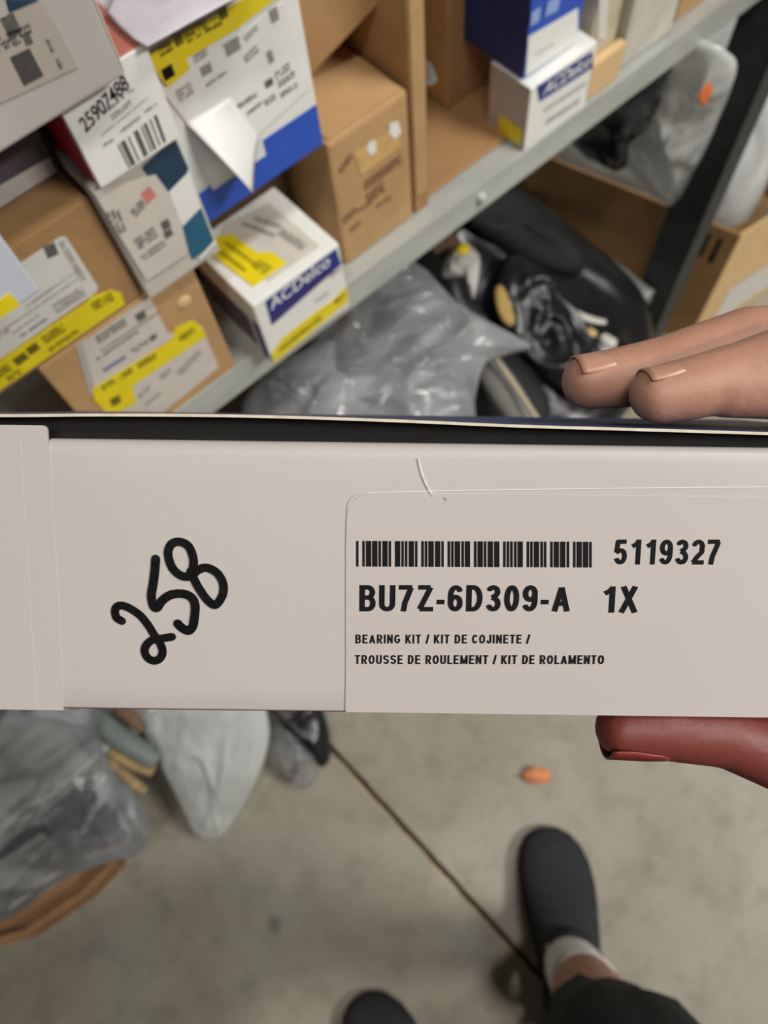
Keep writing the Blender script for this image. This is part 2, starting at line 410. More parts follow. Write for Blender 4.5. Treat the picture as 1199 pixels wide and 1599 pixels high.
# ---------------------------------------------------------------- floor, walls, ceiling
def concrete():
    m = bpy.data.materials.new('concrete'); m.use_nodes = True; nt = m.node_tree; b = nt.nodes['Principled BSDF']
    tc = nt.nodes.new('ShaderNodeTexCoord')
    def nz(scale, detail=5, rough=0.6):
        n = nt.nodes.new('ShaderNodeTexNoise'); n.inputs['Scale'].default_value = scale
        n.inputs['Detail'].default_value = detail; n.inputs['Roughness'].default_value = rough
        nt.links.new(tc.outputs['Object'], n.inputs['Vector']); return n
    def ramp(n, stops):
        r = nt.nodes.new('ShaderNodeValToRGB'); e = r.color_ramp.elements
        e[0].position, e[0].color = stops[0]; e[1].position, e[1].color = stops[-1]
        for p, c in stops[1:-1]:
            k = e.new(p); k.color = c
        nt.links.new(n.outputs['Fac'], r.inputs[0]); return r
    a = ramp(nz(3.4), [(0.3, rgb(148, 140, 124)), (0.5, rgb(163, 157, 141)), (0.72, rgb(176, 173, 160))])
    c = ramp(nz(19, 6), [(0.34, rgb(118, 112, 100)), (0.52, (1, 1, 1, 1)), (1, (1, 1, 1, 1))])
    g = ramp(nz(240, 2), [(0.3, rgb(214, 212, 206)), (0.7, (1, 1, 1, 1))])
    m1 = nt.nodes.new('ShaderNodeMix'); m1.data_type = 'RGBA'; m1.blend_type = 'MULTIPLY'; m1.inputs[0].default_value = 0.24
    m2 = nt.nodes.new('ShaderNodeMix'); m2.data_type = 'RGBA'; m2.blend_type = 'MULTIPLY'; m2.inputs[0].default_value = 0.5
    nt.links.new(a.outputs[0], m1.inputs[6]); nt.links.new(c.outputs[0], m1.inputs[7])
    nt.links.new(m1.outputs[2], m2.inputs[6]); nt.links.new(g.outputs[0], m2.inputs[7])
    # a small round oil spot
    vd = nt.nodes.new('ShaderNodeVectorMath'); vd.operation = 'DISTANCE'
    nt.links.new(tc.outputs['Object'], vd.inputs[0]); sp = Zp(428, 1442, 0); vd.inputs[1].default_value = (sp.x, sp.y, 0)
    mr = nt.nodes.new('ShaderNodeMapRange'); mr.inputs[1].default_value = 0.004; mr.inputs[2].default_value = 0.016
    mr.inputs[3].default_value = 0.55; mr.inputs[4].default_value = 0.0
    nt.links.new(vd.outputs['Value'], mr.inputs[0])
    m3 = nt.nodes.new('ShaderNodeMix'); m3.data_type = 'RGBA'; nt.links.new(mr.outputs[0], m3.inputs[0])
    nt.links.new(m2.outputs[2], m3.inputs[6]); m3.inputs[7].default_value = rgb(70, 68, 62)
    nt.links.new(m3.outputs[2], b.inputs['Base Color'])
    b.inputs['Roughness'].default_value = 0.55
    bp = nt.nodes.new('ShaderNodeBump'); bp.inputs['Strength'].default_value = 0.15; bp.inputs['Distance'].default_value = 0.003
    n3 = nz(60, 4); nt.links.new(n3.outputs['Fac'], bp.inputs['Height']); nt.links.new(bp.outputs[0], b.inputs['Normal'])
    return m
CONC = concrete()
J0, J1 = Vector((-0.0480, 0.208, 0)), Vector((-0.0230, -0.242, 0))
jd = (J0 - J1).normalized(); js = Vector((jd.y, -jd.x, 0))
Lm = 4.0; NE = 900
edgeR, edgeL = [], []
for i in range(NE + 1):
    t = -Lm + 2*Lm*i/NE; p = J1 + jd*t
    jit = 0.0016*noise.noise(Vector((t*30, 0, 0))) + 0.0012*noise.noise(Vector((t*90, 3, 0)))
    jit2 = 0.0016*noise.noise(Vector((t*30, 7, 0))) + 0.0012*noise.noise(Vector((t*90, 9, 0)))
    edgeR.append(p + js*(0.0046 + jit)); edgeL.append(p - js*(0.0046 + jit2))
verts, faces = [], []
def strip(a, b):
    k = len(verts); n = len(a); verts.extend(a); verts.extend(b)
    for i in range(n - 1): faces.append((k+i, k+i+1, k+n+i+1, k+n+i))
dn = Vector((0, 0, -0.009))
strip([v + js*4 for v in edgeR], edgeR)
strip(edgeR, [v + dn for v in edgeR])
strip([v + dn for v in edgeR], [v + dn for v in edgeL])
strip([v + dn for v in edgeL], edgeL)
strip(edgeL, [v - js*4 for v in edgeL])
fl = pyobj('floor', verts, faces, CONC); tag(fl, kind='structure')
GROUT = mat('joint_dirt', rgb(74, 56, 38), 0.9, 0.4, 60)
v2, f2 = [], []
v2 += [v - js*0.0006 + Vector((0, 0, -0.0045)) for v in edgeR] + [v + js*0.0006 + Vector((0, 0, -0.0045)) for v in edgeL]
n = len(edgeR)
for i in range(n - 1): f2.append((i, i+1, n+i+1, n+i))
pyobj('joint_filler', v2, f2, GROUT, fl)
v3 = []; f3 = []
for i, p in enumerate(edgeL):
    t = -Lm + 2*Lm*i/NE; wd = max(0.0004, 0.0022 + 0.0035*noise.noise(Vector((t*22, 5, 2))))
    v3 += [p + Vector((0, 0, 0.0004)), p - js*wd + Vector((0, 0, 0.0004))]
    if i: f3.append((2*i-2, 2*i, 2*i+1, 2*i-1))
pyobj('chipped_edge', v3, f3, mat('pale_chipped_concrete', rgb(184, 168, 140), 0.8, 0.2, 60), fl)
WALLM = mat('painted_block_wall', rgb(150, 150, 148), 0.8, 0.08, 4)
CEILM = mat('ceiling_paint', rgb(120, 120, 118), 0.9, 0.05, 3)
wb = link_mesh('wall_back', bm_mesh('wall_back', box_bm(-4, 4, 1.55, 1.7, 0, CEIL)), WALLM); tag(wb, kind='structure')
ce = link_mesh('ceiling', bm_mesh('ceiling', box_bm(-4, 4, -4, 1.7, CEIL, CEIL + 0.1)), CEILM); tag(ce, kind='structure')
HOUS = mat('lamp_housing', rgb(225, 225, 222), 0.4, 0.03, 10)
for i, ((lx, ly), p) in enumerate(LAMPS):
    t = empty('ceiling_light', (lx, ly, CEIL - 0.115))
    tag(t, ['strip lamp on the ceiling over the aisle, behind the person to the right', 'strip lamp on the ceiling in front of the left part of the shelves', 'strip lamp on the ceiling in front of the right part of the shelves'][i], 'lamp', 'ceiling strip lamps')
    link_mesh('housing', bm_mesh('housing', box_bm(-0.64, 0.64, -0.16, 0.16, 0.03, 0.115, 0.01)), HOUS, t)
    for s in (-1, 1):
        link_mesh('end_cap', bm_mesh('end_cap', box_bm(s*0.65 - 0.012, s*0.65 + 0.012, -0.165, 0.165, 0.0, 0.115, 0.004)), HOUS, t)

# ---------------------------------------------------------------- shelving unit
YF, SX0, SX1, DEP = 0.388, -0.98, 0.864, 0.46
su = empty('shelving_unit', ((SX0 + SX1)/2, YF + DEP/2, 0))
tag(su, 'grey steel shelving unit with dark post, crowded with boxed car parts', 'shelf')
def su_box(name, x0, x1, y0, y1, z0, z1, m, bev=0.0015, par=None):
    bm = box_bm(x0, x1, y0, y1, z0, z1, bev); off = Vector(su.location)
    for v in bm.verts: v.co -= off
    return link_mesh(name, bm_mesh(name, bm), m, par or su)
for zt in (0.21, 0.75, 1.235):  # top deck is unseen, added and set low to shade the boxes below
    dk = su_box('shelf_deck', SX0, SX1 - 0.012, YF, YF + DEP, zt - 0.004, zt, STEEL)
    su_box('front_lip', SX0, SX1 - 0.012, YF - 0.003, YF + 0.0005, zt - 0.034, zt + 0.001, STEEL, 0.0012, dk)
    su_box('lip_return', SX0, SX1 - 0.012, YF, YF + 0.016, zt - 0.034, zt - 0.0315, STEEL, 0.0008, dk)
    su_box('end_lip', SX1 - 0.015, SX1 - 0.012, YF, YF + DEP, zt - 0.034, zt, STEELD if zt < 0.5 else STEEL, 0.001, dk)
def post(x, y, sx, sy):
    bm = box_bm(min(0, sx*0.042), max(0, sx*0.042), min(0, sy*0.003), max(0, sy*0.003), 0, 2.0, 0.001, 1)
    b2 = box_bm(min(0, sx*0.003), max(0, sx*0.003), min(0, sy*0.058), max(0, sy*0.058), 0, 2.0, 0.001, 1)
    me2 = bpy.data.meshes.new('t'); b2.to_mesh(me2); b2.free(); bm.from_mesh(me2); bpy.data.meshes.remove(me2)
    off = Vector((x, y, 0)) - Vector(su.location)
    for v in bm.verts: v.co += off
    return link_mesh('post', bm_mesh('post', bm), STEELD, su)
post(SX1 - 0.010, YF - 0.030, 1, 1); post(SX0 - 0.001, YF - 0.022, 1, 1)
post(SX1 + 0.001, YF + DEP + 0.004, -1, -1); post(SX0 - 0.001, YF + DEP + 0.004, 1, -1)
def bolt(x, z):
    bm = bmesh.new(); bmesh.ops.create_cone(bm, cap_ends=True, segments=12, radius1=0.0065, radius2=0.004, depth=0.006)
    bmesh.ops.rotate(bm, verts=bm.verts[:], matrix=Matrix.Rotation(R(90), 3, 'X'))
    for v in bm.verts: v.co += Vector((x, YF - 0.006, z)) - Vector(su.location)
    link_mesh('bolt', bm_mesh('bolt', bm), STEEL, su)
b = Yp(752, 289, YF - 0.003); bolt(b.x, 0.734); bolt(b.x - 0.6, 0.734)

# ---------------------------------------------------------------- boxes on the upper shelf
ZS = 0.7505
def bars(c0, c1, q0, q1, widths):
    """barcode bars: top edge runs c0->c1, bottom edge q0->q1 (pixels); widths alternate bar, gap"""
    tot = sum(widths); out = []; s = 0
    for i, wd in enumerate(widths):
        if i % 2 == 0:
            t = (s + wd/2) / tot
            out.append(((c0[0] + (c1[0]-c0[0])*t, c0[1] + (c1[1]-c0[1])*t), (q0[0] + (q1[0]-q0[0])*t, q0[1] + (q1[1]-q0[1])*t), wd / tot))
        s += wd
    return out
def barcode(c, face, c0, c1, q0, q1, widths, m, parent, name='barcode'):
    L = (c.hit(face, *c1) - c.hit(face, *c0)).length
    return c.marks(name, face, [(a, b_, f*L) for a, b_, f in bars(c0, c1, q0, q1, widths)], m, parent, solid=True)

# kraft box at the bottom of the left stack
c6 = Carton('cardboard_box', -0.008, 0.119, 0.386, 0.26, ZS, 0.880, KRAFT, 'brown carton with dimpled corner at the bottom of the left stack, on the shelf')
lb = c6.poly('label', 'front', [(127, 535), (233, 462), (262, 521), (313, 507), (341, 573), (245, 650), (170, 668), (146, 600)], PAPER2)
yl = c6.poly('yellow_strip', 'front', [(143, 606), (268, 528), (272, 510), (300, 499), (312, 508), (321, 524), (205, 602), (212, 628), (172, 650), (146, 624)], YEL, lb, 0.0009, 0.0002)
c6.marks('print', 'front', [((158, 605), (178, 592), .006), ((186, 588), (205, 575), .006), ((214, 570), (242, 552), .007), ((278, 528), (302, 512), .007), ((172, 628), (186, 620), .009)], YELINK, yl, 0.0014)
c6.marks('print', 'front', [((150, 530), (195, 500), .008), ((212, 497), (226, 488), .008), ((155, 548), (250, 484), .002), ((150, 560), (215, 515), .003), ((205, 548), (230, 530), .006), ((233, 530), (243, 522), .005), ((245, 545), (270, 528), .005)], INK, lb)
c6.marks('print', 'front', [((215, 620), (235, 600), .006), ((250, 590), (265, 575), .007), ((275, 585), (312, 548), .008), ((225, 632), (250, 612), .004)], INKL, lb)
c6.marks('logo_line', 'front', [((160, 578), (195, 556), .0035)], mat('violet_print', rgb(120, 116, 168), 0.6, 0.1, 100), lb, solid=True)
dm = c6.hit('front', 288, 472)
bm = bmesh.new(); bmesh.ops.create_uvsphere(bm, u_segments=14, v_segments=8, radius=0.006)
for v in bm.verts: v.co = Vector((v.co.x, v.co.y*0.25, v.co.z)) + dm
link_mesh('blister', bm_mesh('blister', bm), KRAFTP, c6.o, smooth=True)
# strip of clear packing tape on the left part
c6.poly('tape', 'front', [(118, 540), (132, 530), (160, 590), (166, 606), (140, 618)], GREYW, None, 0.0003, 0.0002)

# brown box with the big label, second layer
c5 = Carton('cardboard_box', -0.075, 0.0780, 0.386, 0.22, 0.8815, 0.970, KRAFT2, 'brown carton with large white label and long yellow strip, second layer far left')
lb = c5.poly('label', 'front', [(-60, 470), (92, 370), (102, 369), (152, 447), (150, 455), (28, 540), (-60, 600)], PAPER)
yl = c5.poly('yellow_strip', 'front', [(-60, 600), (132, 471), (140, 462), (172, 451), (187, 455), (194, 474), (-60, 648)], YEL, None, 0.0009, 0.0002)
c5.marks('print', 'front', [((-8, 585), (14, 570), .007), ((22, 565), (40, 552), .007), ((42, 548), (58, 537), .007), ((66, 530), (98, 508), .008), ((142, 478), (174, 460), .008), ((10, 590), (30, 577), .005), ((75, 545), (120, 514), .004)], YELINK, yl, 0.0014)
c5.marks('print', 'front', [((70, 394), (87, 386), .009)], INK, lb)
c5.marks('print', 'front', [((94, 376), (130, 436), .004), ((50, 470), (125, 418), .0012), ((10, 510), (120, 434), .0015), ((40, 478), (90, 442), .0015), ((18, 520), (60, 490), .002), ((84, 482), (130, 452), .009), ((-30, 540), (12, 512), .005)], INKL, lb)
for sg in (((100, 505), (116, 495), .004), ((118, 490), (134, 480), .007)): c5.marks('print', 'front', [sg], INK, lb)
c5.marks('logo_line', 'front', [((30, 524), (72, 496), .003)], MATS['violet_print'], lb)
c5.poly('flap', 'top', [(-0.0005 + 0.0, 0.001, 0), (0.151, 0.001, 0), (0.151, 0.105, 0), (0.0005, 0.105, 0)], KRAFT2, None, 0.0, 0.002, uv=True)
for p in c5.o.children:
    if p.name.startswith('flap'): p.location.z = c5.h

# teal and white box leaning beside it
c4 = Carton('parts_box', 0.0795, 0.1400, 0.378, 0.17, 0.882, 0.980, OFFW, 'white and teal box with pale shipping label, standing under the red box', faces={'right': TEAL})
tl = c4.poly('teal_panel', 'front', [(222, 262), (270, 214), (334, 378), (300, 405), (280, 360), (250, 300)], TEAL)
c4.poly('dark_band', 'front', [(222, 258), (268, 206), (293, 262), (264, 298), (240, 290)], TEALD, tl, 0.0009)
c4.poly('white_panel', 'front', [(262, 298), (294, 266), (312, 322), (283, 352)], WHITE, tl, 0.0011)
lb = c4.poly('label', 'front', [(140, 292), (240, 270), (262, 300), (282, 352), (292, 392), (226, 436)], PAPER2, None, 0.0016)
c4.marks('print', 'front', [((172, 325), (186, 362), .009), ((205, 332), (222, 312), .007), ((210, 380), (240, 358), .010), ((250, 352), (262, 344), .007), ((254, 366), (266, 358), .006), ((218, 402), (254, 376), .006)], INK, lb, 0.0021)
c4.marks('print', 'front', [((222, 308), (236, 295), .009)], mat('salmon_print', rgb(206, 128, 116), 0.6, 0.1, 100), lb, 0.0021)
c4.marks('edge_fold', 'front', [((309, 402), (334, 374), .003)], WHITE, None, 0.0020, solid=True)

# red box with the white end
c2 = Carton('red_box', 0.0835, 0.1405, 0.373, 0.17, 0.981, 1.039, RED, 'red box with white end bearing handwritten number and bar code, third layer', faces={'front': WHITE, 'top': REDP})
ep = c2.poly('end_panel', 'front', [(0.001, 0, 0.001), (0.056, 0, 0.001), (0.056, 0, 0.057), (0.001, 0, 0.057)], WHITE, None, uv=True)
c2.text('handwriting', 'front', '25907488', (133, 207), (204, 133), 0.0085, INKD, ep, 0.0011, 0.012, 0.25)
c2.marks('print', 'front', [((160, 176), (207, 137), .0022), ((172, 183), (203, 158), .0035), ((157, 210), (228, 152), .0012), ((160, 226), (176, 215), .0025), ((186, 205), (217, 181), .0025), ((224, 174), (243, 160), .0025)], INKL, ep)
barcode(c2, 'front', (182, 225), (243, 177), (200, 262), (258, 219), [1, 1, 3, 2, 1, 3, 3, 2, 1, 1, 2, 2, 1, 2, 2], INK, ep)

# grey-white box on top of it
c1 = Carton('parts_box', -0.045, 0.1185, 0.358, 0.20, 1.0405, 1.125, GREYW, 'grey white box with printed label on top of the left stack, cut by the frame', faces={'right': WHITE})
c1.poly('teal_band', 'front', [(8, -2), (60, -2), (14, 18)], TEALD)
lb = c1.poly('label', 'front', [(-40, 40), (66, 4), (120, 104), (-40, 178)], mat('taupe_label', rgb(178, 168, 158), 0.6, 0.05, 40))
c1.marks('print', 'front', [((6, 44), (26, 34), .009), ((-10, 66), (46, 42), .0045), ((-10, 78), (30, 62), .003), ((36, 62), (47, 57), .005)], INK, lb)
c1.poly('data_block', 'front', [(14, 88), (44, 74), (66, 116), (36, 132)], mat('dark_grey_print', rgb(72, 70, 68), 0.6, 0.15, 400), lb, 0.0009, 0.0002)
c1.marks('print', 'front', [((72, 60), (95, 106), .0022)], INK, lb)
c1.poly('edge_fold', 'right', [(0.1635, 0.0, 0.0), (0.1635, 0.012, 0.0), (0.1635, 0.012, 0.084), (0.1635, 0.0, 0.084)], WHITE, None, uv=True)

# white box with yellow strip, blue base and a curling slip
c3 = Carton('parts_box', 0.138, 0.2470, 0.390, 0.16, 0.897, 1.036, WHITE, 'white box with blue base, yellow strip and curling paper label, in middle of shelf', faces={'top': mat('lavender_card', rgb(200, 194, 202), 0.6, 0.1, 30)})
bb = c3.poly('blue_base', 'front', [(0.001, 0, 0.001), (0.108, 0, 0.001), (0.108, 0, 0.033), (0.062, 0, 0.033), (0.062, 0, 0.021), (0.016, 0, 0.021), (0.016, 0, 0.026), (0.001, 0, 0.026)], BLUE, None, uv=True)
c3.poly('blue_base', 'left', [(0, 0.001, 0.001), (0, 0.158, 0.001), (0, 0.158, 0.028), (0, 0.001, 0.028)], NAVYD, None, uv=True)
lb = c3.poly('label', 'front', [(250, 140), (352, 68), (440, 2), (483, 135), (415, 196), (350, 262), (290, 190)], WHITE, None, 0.0008)
yl = c3.poly('yellow_strip', 'front', [(228, 86), (262, 62), (410, -22), (445, -16), (412, 8), (370, 42), (289, 90), (295, 105), (262, 134), (252, 126)], YEL, None, 0.0013, 0.0002)
c3.marks('print', 'front', [((246, 80), (266, 68), .006), ((270, 64), (282, 56), .006), ((284, 52), (320, 34), .006), ((290, 62), (344, 32), .003), ((340, 22), (352, 15), .006)], YELINK, yl, 0.0018)
c3.marks('print', 'front', [((252, 116), (268, 106), .007)], INKD, yl, 0.0018)
c3.marks('print', 'front', [((303, 90), (322, 78), .005), ((312, 112), (328, 102), .006), ((320, 132), (352, 110), .003), ((350, 78), (372, 64), .008), ((380, 92), (400, 72), .006), ((416, 90), (424, 84), .008), ((380, 60), (400, 40), .004), ((420, 26), (432, 18), .008), ((275, 150), (298, 134), .008), ((330, 60), (360, 44), .003)], INKL, lb, 0.0013)
c3.marks('print', 'front', [((368, 166), (400, 144), .004), ((384, 176), (410, 156), .003), ((412, 132), (424, 124), .005), ((428, 118), (450, 100), .006), ((432, 132), (458, 112), .005), ((436, 148), (462, 130), .004), ((340, 196), (358, 182), .003), ((412, 160), (428, 148), .005)], INK, lb, 0.0013)
barcode(c3, 'front', (288, 176), (350, 130), (312, 184), (364, 156), [1, 1, 2, 1, 1, 1, 3, 1, 1, 2, 2, 1, 3], INK, lb)
# the paper slip that curls out of its glue
sl = []
for i in range(13):
    t = i / 12
    a = c3.hit('front', 286 + (352-286)*t, 188 + (128-188)*t*0 + (262-188)*t) * 1.0
    a = c3.hit('front', 288 + 66*t, 190 + 76*t)
    b_ = c3.hit('front', 356 + 46*t, 150 + 62*t)
    row = []
    for j in range(9):
        s = j / 8
        p = a.lerp(b_, s)
        p.y -= 0.002 + 0.024*math.sin(t*math.pi*0.62)*(1 - s)**1.3 + 0.004*t*(1-s)
        row.append(p)
    sl.append(row)
vv = [p for r_ in sl for p in r_]; ff = [(i*9+j, i*9+j+1, (i+1)*9+j+1, (i+1)*9+j) for i in range(12) for j in range(8)]
me = bpy.data.meshes.new('curled_slip'); me.from_pydata([tuple(p) for p in vv], [], ff); me.update()
cs = link_mesh('curled_slip', me, WHITE, c3.o, smooth=True); md = cs.modifiers.new('thick', 'SOLIDIFY'); md.thickness = 0.0005
pillow('poly_mailer', [Zp(*p, 1.0425) for p in [(166, 20), (186, 42), (208, 62), (230, 74), (290, 40), (352, 6), (425, -34), (420, -70), (300, -70), (190, -40)]], 0.0015, 0.0012, mat('mailer_film', rgb(206, 200, 208), 0.4, 0.12, 30), 'crumpled lavender white mailer lying on top of the red box and the white box', 'envelope', fold=0.0012, ffreq=30, smooth_edge=False)
# carton hidden in the shade that carries it
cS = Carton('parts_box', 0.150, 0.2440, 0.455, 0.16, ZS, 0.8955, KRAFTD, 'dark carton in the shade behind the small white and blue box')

# white and blue box at the shelf edge, with yellow label
def delco(c, face, band, tline, th, parent=None):
    bd = c.poly('blue_band', face, band, NAVY, parent, 0.0005, 0.0002)
    c.text('lettering', face, 'ACDelco', tline[0], tline[1], th, WHITE, bd, 0.0011, 0.012, 0.15)
    return bd
c8 = Carton('parts_box', 0.1435, 0.2300, 0.366, 0.084, ZS, 0.828, WHITE, 'small white box with ACDelco lettering on blue band, yellow label on top, at shelf edge')
bd = delco(c8, 'front', [(414, 470), (524, 388), (532, 412), (424, 507)], ((422, 484), (515, 412)), 0.0125)
c8.marks('mauve_line', 'front', [((424, 494), (520, 420), .0032)], MAUVE, bd, 0.0013, solid=True)
c8.poly('yellow_strip', 'front', [(424, 552), (440, 528), (492, 487), (520, 468), (541, 446), (543, 470), (420, 580)], YEL)
for sg in (((436, 545), (500, 494), .005), ((520, 472), (536, 458), .006)): c8.marks('print', 'front', [sg], YELINK, None, 0.0012)
for sg in (((492, 470), (512, 455), .003), ((516, 430), (532, 418), .004)): c8.marks('print', 'front', [sg], INKL, None, 0.0009)
lb = c8.poly('label', 'top', [(352, 350), (420, 318), (500, 385), (420, 440), (330, 405)], PAPER2)
yl = c8.poly('yellow_strip', 'top', [(335, 372), (362, 366), (402, 396), (424, 394), (448, 412), (396, 449), (336, 402)], YEL, lb, 0.0009)
c8.marks('print', 'top', [((352, 380), (400, 415), .004), ((400, 412), (420, 425), .010), ((345, 395), (385, 425), .004)], YELINK, yl, 0.0014)
c8.marks('print', 'top', [((438, 362), (476, 388), .008), ((380, 350), (430, 370), .004), ((400, 342), (440, 356), .004)], INKL, lb, 0.0014)
c8.poly('blue_edge', 'left', [(0, 0.001, 0.004), (0, 0.010, 0.004), (0, 0.010, 0.052), (0, 0.001, 0.052)], NAVY, None, uv=True)
gp = c8.poly('print_panel', 'left', [(0, 0.016, 0.010), (0, 0.086, 0.010), (0, 0.086, 0.050), (0, 0.016, 0.050)], mat('mauve_grey_print', rgb(120, 108, 118), 0.6, 0.15, 60), None, uv=True)
for k in range(4):
    z = 0.014 + k*0.010
    c8.poly('text_row', 'left', [(0, 0.020, z), (0, 0.080, z), (0, 0.080, z + 0.003), (0, 0.020, z + 0.003)], NAVYD, gp, 0.0009, 0.0001, uv=True)

# kraft box with torn tape
c9 = Carton('cardboard_box', 0.2560, 0.3370, 0.401, 0.105, ZS, 0.882, KRAFT, 'brown carton with torn yellow tape patch and stamped print, beside the peeled white box', bevel=0.004)
tp = c9.poly('tape_residue', 'front', [(553, 240), (604, 204), (622, 200), (626, 226), (580, 262), (562, 272)], mat('yellowed_tape', rgb(214, 174, 110), 0.4, 0.15, 80))
c9.poly('torn_patch', 'front', [(574, 222), (584, 218), (587, 234), (578, 242), (571, 234)], WHITE, tp, 0.0009)
c9.poly('torn_patch', 'front', [(607, 192), (620, 188), (625, 206), (614, 216), (606, 206)], WHITE, tp, 0.0009)
STAMP = mat('brown_stamp_ink', rgb(128, 94, 66), 0.8, 0.25, 90)
c9.marks('stamp', 'front', [((530, 268), (548, 240), .007), ((568, 290), (626, 246), .010), ((572, 310), (600, 288), .012), ((535, 345), (556, 325), .008), ((558, 328), (580, 315), .004), ((586, 322), (610, 306), .005), ((545, 360), (562, 346), .006)], STAMP)
c9.poly('flap', 'top', [(0.004, 0.003, 0), (0.077, 0.003, 0), (0.077, 0.052, 0), (0.004, 0.052, 0)], KRAFT, None, 0.0, 0.0012, uv=True)
for p in c9.o.children:
    if p.name.startswith('flap'): p.location.z = c9.h
# tilted carton resting on it
c9b = Carton('cardboard_box', 0, 0.075, 0, 0.075, 0, 0.16, KRAFT, 'tilted brown carton leaning behind the torn-tape carton', rot=(R(-4), R(-38), R(-30)), loc=(0.2900, 0.462, 0.8860))
# thin upright carton
c10 = Carton('cardboard_box', 0.3400, 0.3570, 0.402, 0.22, ZS, 1.120, KRAFT2, 'tall thin brown carton standing upright beside the torn-tape carton')
c10.poly('pale_front', 'front', [(0.002, 0, 0.02), (0.015, 0, 0.02), (0.015, 0, 0.36), (0.002, 0, 0.36)], KRAFT, None, uv=True)  # lighter kraft sheet over the narrow front face
# cardboard sheet lying on the deck
cs = Carton('cardboard_sheet', 0.3600, 0.5600, 0.408, 0.30, ZS, 0.7545, KRAFT2, 'flat brown cardboard sheet lying on the shelf deck', 'cardboard')
# carton further in
c11 = Carton('cardboard_box', 0.448, 0.500, 0.475, 0.16, 0.7555, 1.02, KRAFT, 'brown carton standing deeper on the shelf, between thin carton and blue box')
for sg in (((730, 20), (742, 30), .004), ((728, 42), (744, 34), .003)): c11.marks('stamp', 'front', [sg], STAMP, solid=True)
pb = pillow('plastic_bag', [Yp(*p, 0.46) + Vector((0, 0.03*k, 0)) for k, p in enumerate([(674, 130), (700, 125), (716, 160), (712, 190), (676, 210)])], 0.012, 0.01, BAG, 'crumpled clear bag stuffed behind the tall thin carton', 'bag', fold=0.008, ffreq=40)

# white and blue box near the right, blue one on top
c14 = Carton('parts_box', 0.4640, 0.5480, 0.386, 0.050, ZS, 0.817, WHITE, 'white box with ACDelco lettering on blue band, under the blue box near the post', faces={'left': GREYW})  # left face grey: shade put into the colour of the white card
delco(c14, 'front', [(838, 132), (924, 80), (926, 104), (842, 158)], ((846, 150), (919, 102)), 0.0125)
c14.poly('yellow_patch', 'left', [(0, 0.004, 0.004), (0, 0.034, 0.004), (0, 0.034, 0.022), (0, 0.004, 0.022)], YEL, None, uv=True)
for sg in (((848, 172), (915, 128), .004), ((852, 190), (905, 155), .006)): c14.marks('print', 'front', [sg], INKL)
c13 = Carton('blue_box', 0.4660, 0.5340, 0.398, 0.075, 0.8185, 0.930, BLUE, 'blue and white box stacked on the white box near the post', faces={'left': NAVYD})  # shade of the left face put into a darker blue
c13.poly('white_panel', 'front', [(820, 60), (902, 12), (902, 66), (820, 118)], WHITE)
for sg in (((828, 30), (842, 20), .012), ((852, 14), (872, 4), .012)): c13.marks('print', 'front', [sg], mat('pale_blue_print', rgb(150, 176, 232), 0.5, 0.05, 60))
c13.marks('print', 'front', [((835, 84), (862, 68), .002)], INKL)

# upright wrapped parcels further right
TANW = mat('wrapped_paper', rgb(196, 186, 160), 0.55, 0.2, 26, 0.5, 30)
GRW = mat('crumpled_wrap', rgb(206, 202, 190), 0.5, 0.14, 30, 0.6, 28)
c15 = Carton('wrapped_parcel', 0.5560, 0.5960, 0.400, 0.14, ZS, 1.0, TANW, 'tan paper wrapped parcel standing next to the white box', 'parcel', bevel=0.005)
c15.poly('tape', 'front', [(935, -5), (950, -5), (945, 60), (932, 62)], PAPER)
c15b = Carton('cardboard_box', 0.5540, 0.6000, 0.390, 0.009, ZS, 0.787, KRAFTP, 'low pale cardboard offcut in front of the tan wrapped parcel', 'cardboard')
c16 = Carton('wrapped_parcel', 0.6040, 0.6820, 0.394, 0.15, ZS, 1.0, GRW, 'pale crumpled paper wrapped parcel, broadest of the upright parcels', 'parcel', bevel=0.006)
c17 = Carton('cardboard_box', 0.6950, 0.7900, 0.402, 0.14, ZS, 1.0, KRAFT, 'brown carton on the shelf nearest the dark post', faces={'left': KRAFTD})  # left face in dark kraft, painting in its shade

# far left: small bluish box nearer the lens, standing on a hidden carton
c7s = Carton('cardboard_box', -0.34, -0.085, 0.345, 0.25, ZS, 0.9785, KRAFT2, 'brown carton at the left end of the shelf under the bluish white box')
c7 = Carton('parts_box', -0.16, 0.0215, 0.336, 0.035, 0.980, 1.110, mat('bluish_white_card', rgb(206, 210, 224), 0.45, 0.05, 30), 'bluish white box at the left edge of the picture, yellow stripe along its base')
c7.poly('yellow_strip', 'front', [(0.001, 0, 0.001), (0.168, 0, 0.001), (0.168, 0, 0.011), (0.001, 0, 0.011)], YEL, None, uv=True)
# shaded boxes behind the left stack
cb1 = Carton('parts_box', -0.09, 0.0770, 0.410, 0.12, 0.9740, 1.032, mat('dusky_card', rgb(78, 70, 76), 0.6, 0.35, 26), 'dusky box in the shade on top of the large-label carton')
cb1.poly('blue_label', 'front', [(0.02, 0, 0.004), (0.118, 0, 0.004), (0.112, 0, 0.022), (0.02, 0, 0.024)], mat('pale_blue_label', rgb(150, 182, 214), 0.5, 0.2, 50), None, uv=True)
cb1.poly('grey_label', 'front', [(0.122, 0, 0.002), (0.164, 0, 0.002), (0.164, 0, 0.012), (0.122, 0, 0.014)], GREYW, None, uv=True)
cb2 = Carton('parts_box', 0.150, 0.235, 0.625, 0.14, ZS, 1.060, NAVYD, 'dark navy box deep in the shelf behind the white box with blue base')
cb3 = Carton('cardboard_box', 0.255, 0.335, 0.620, 0.14, ZS, 1.10, KRAFTD, 'dark brown carton deep in the shelf behind the tilted carton')

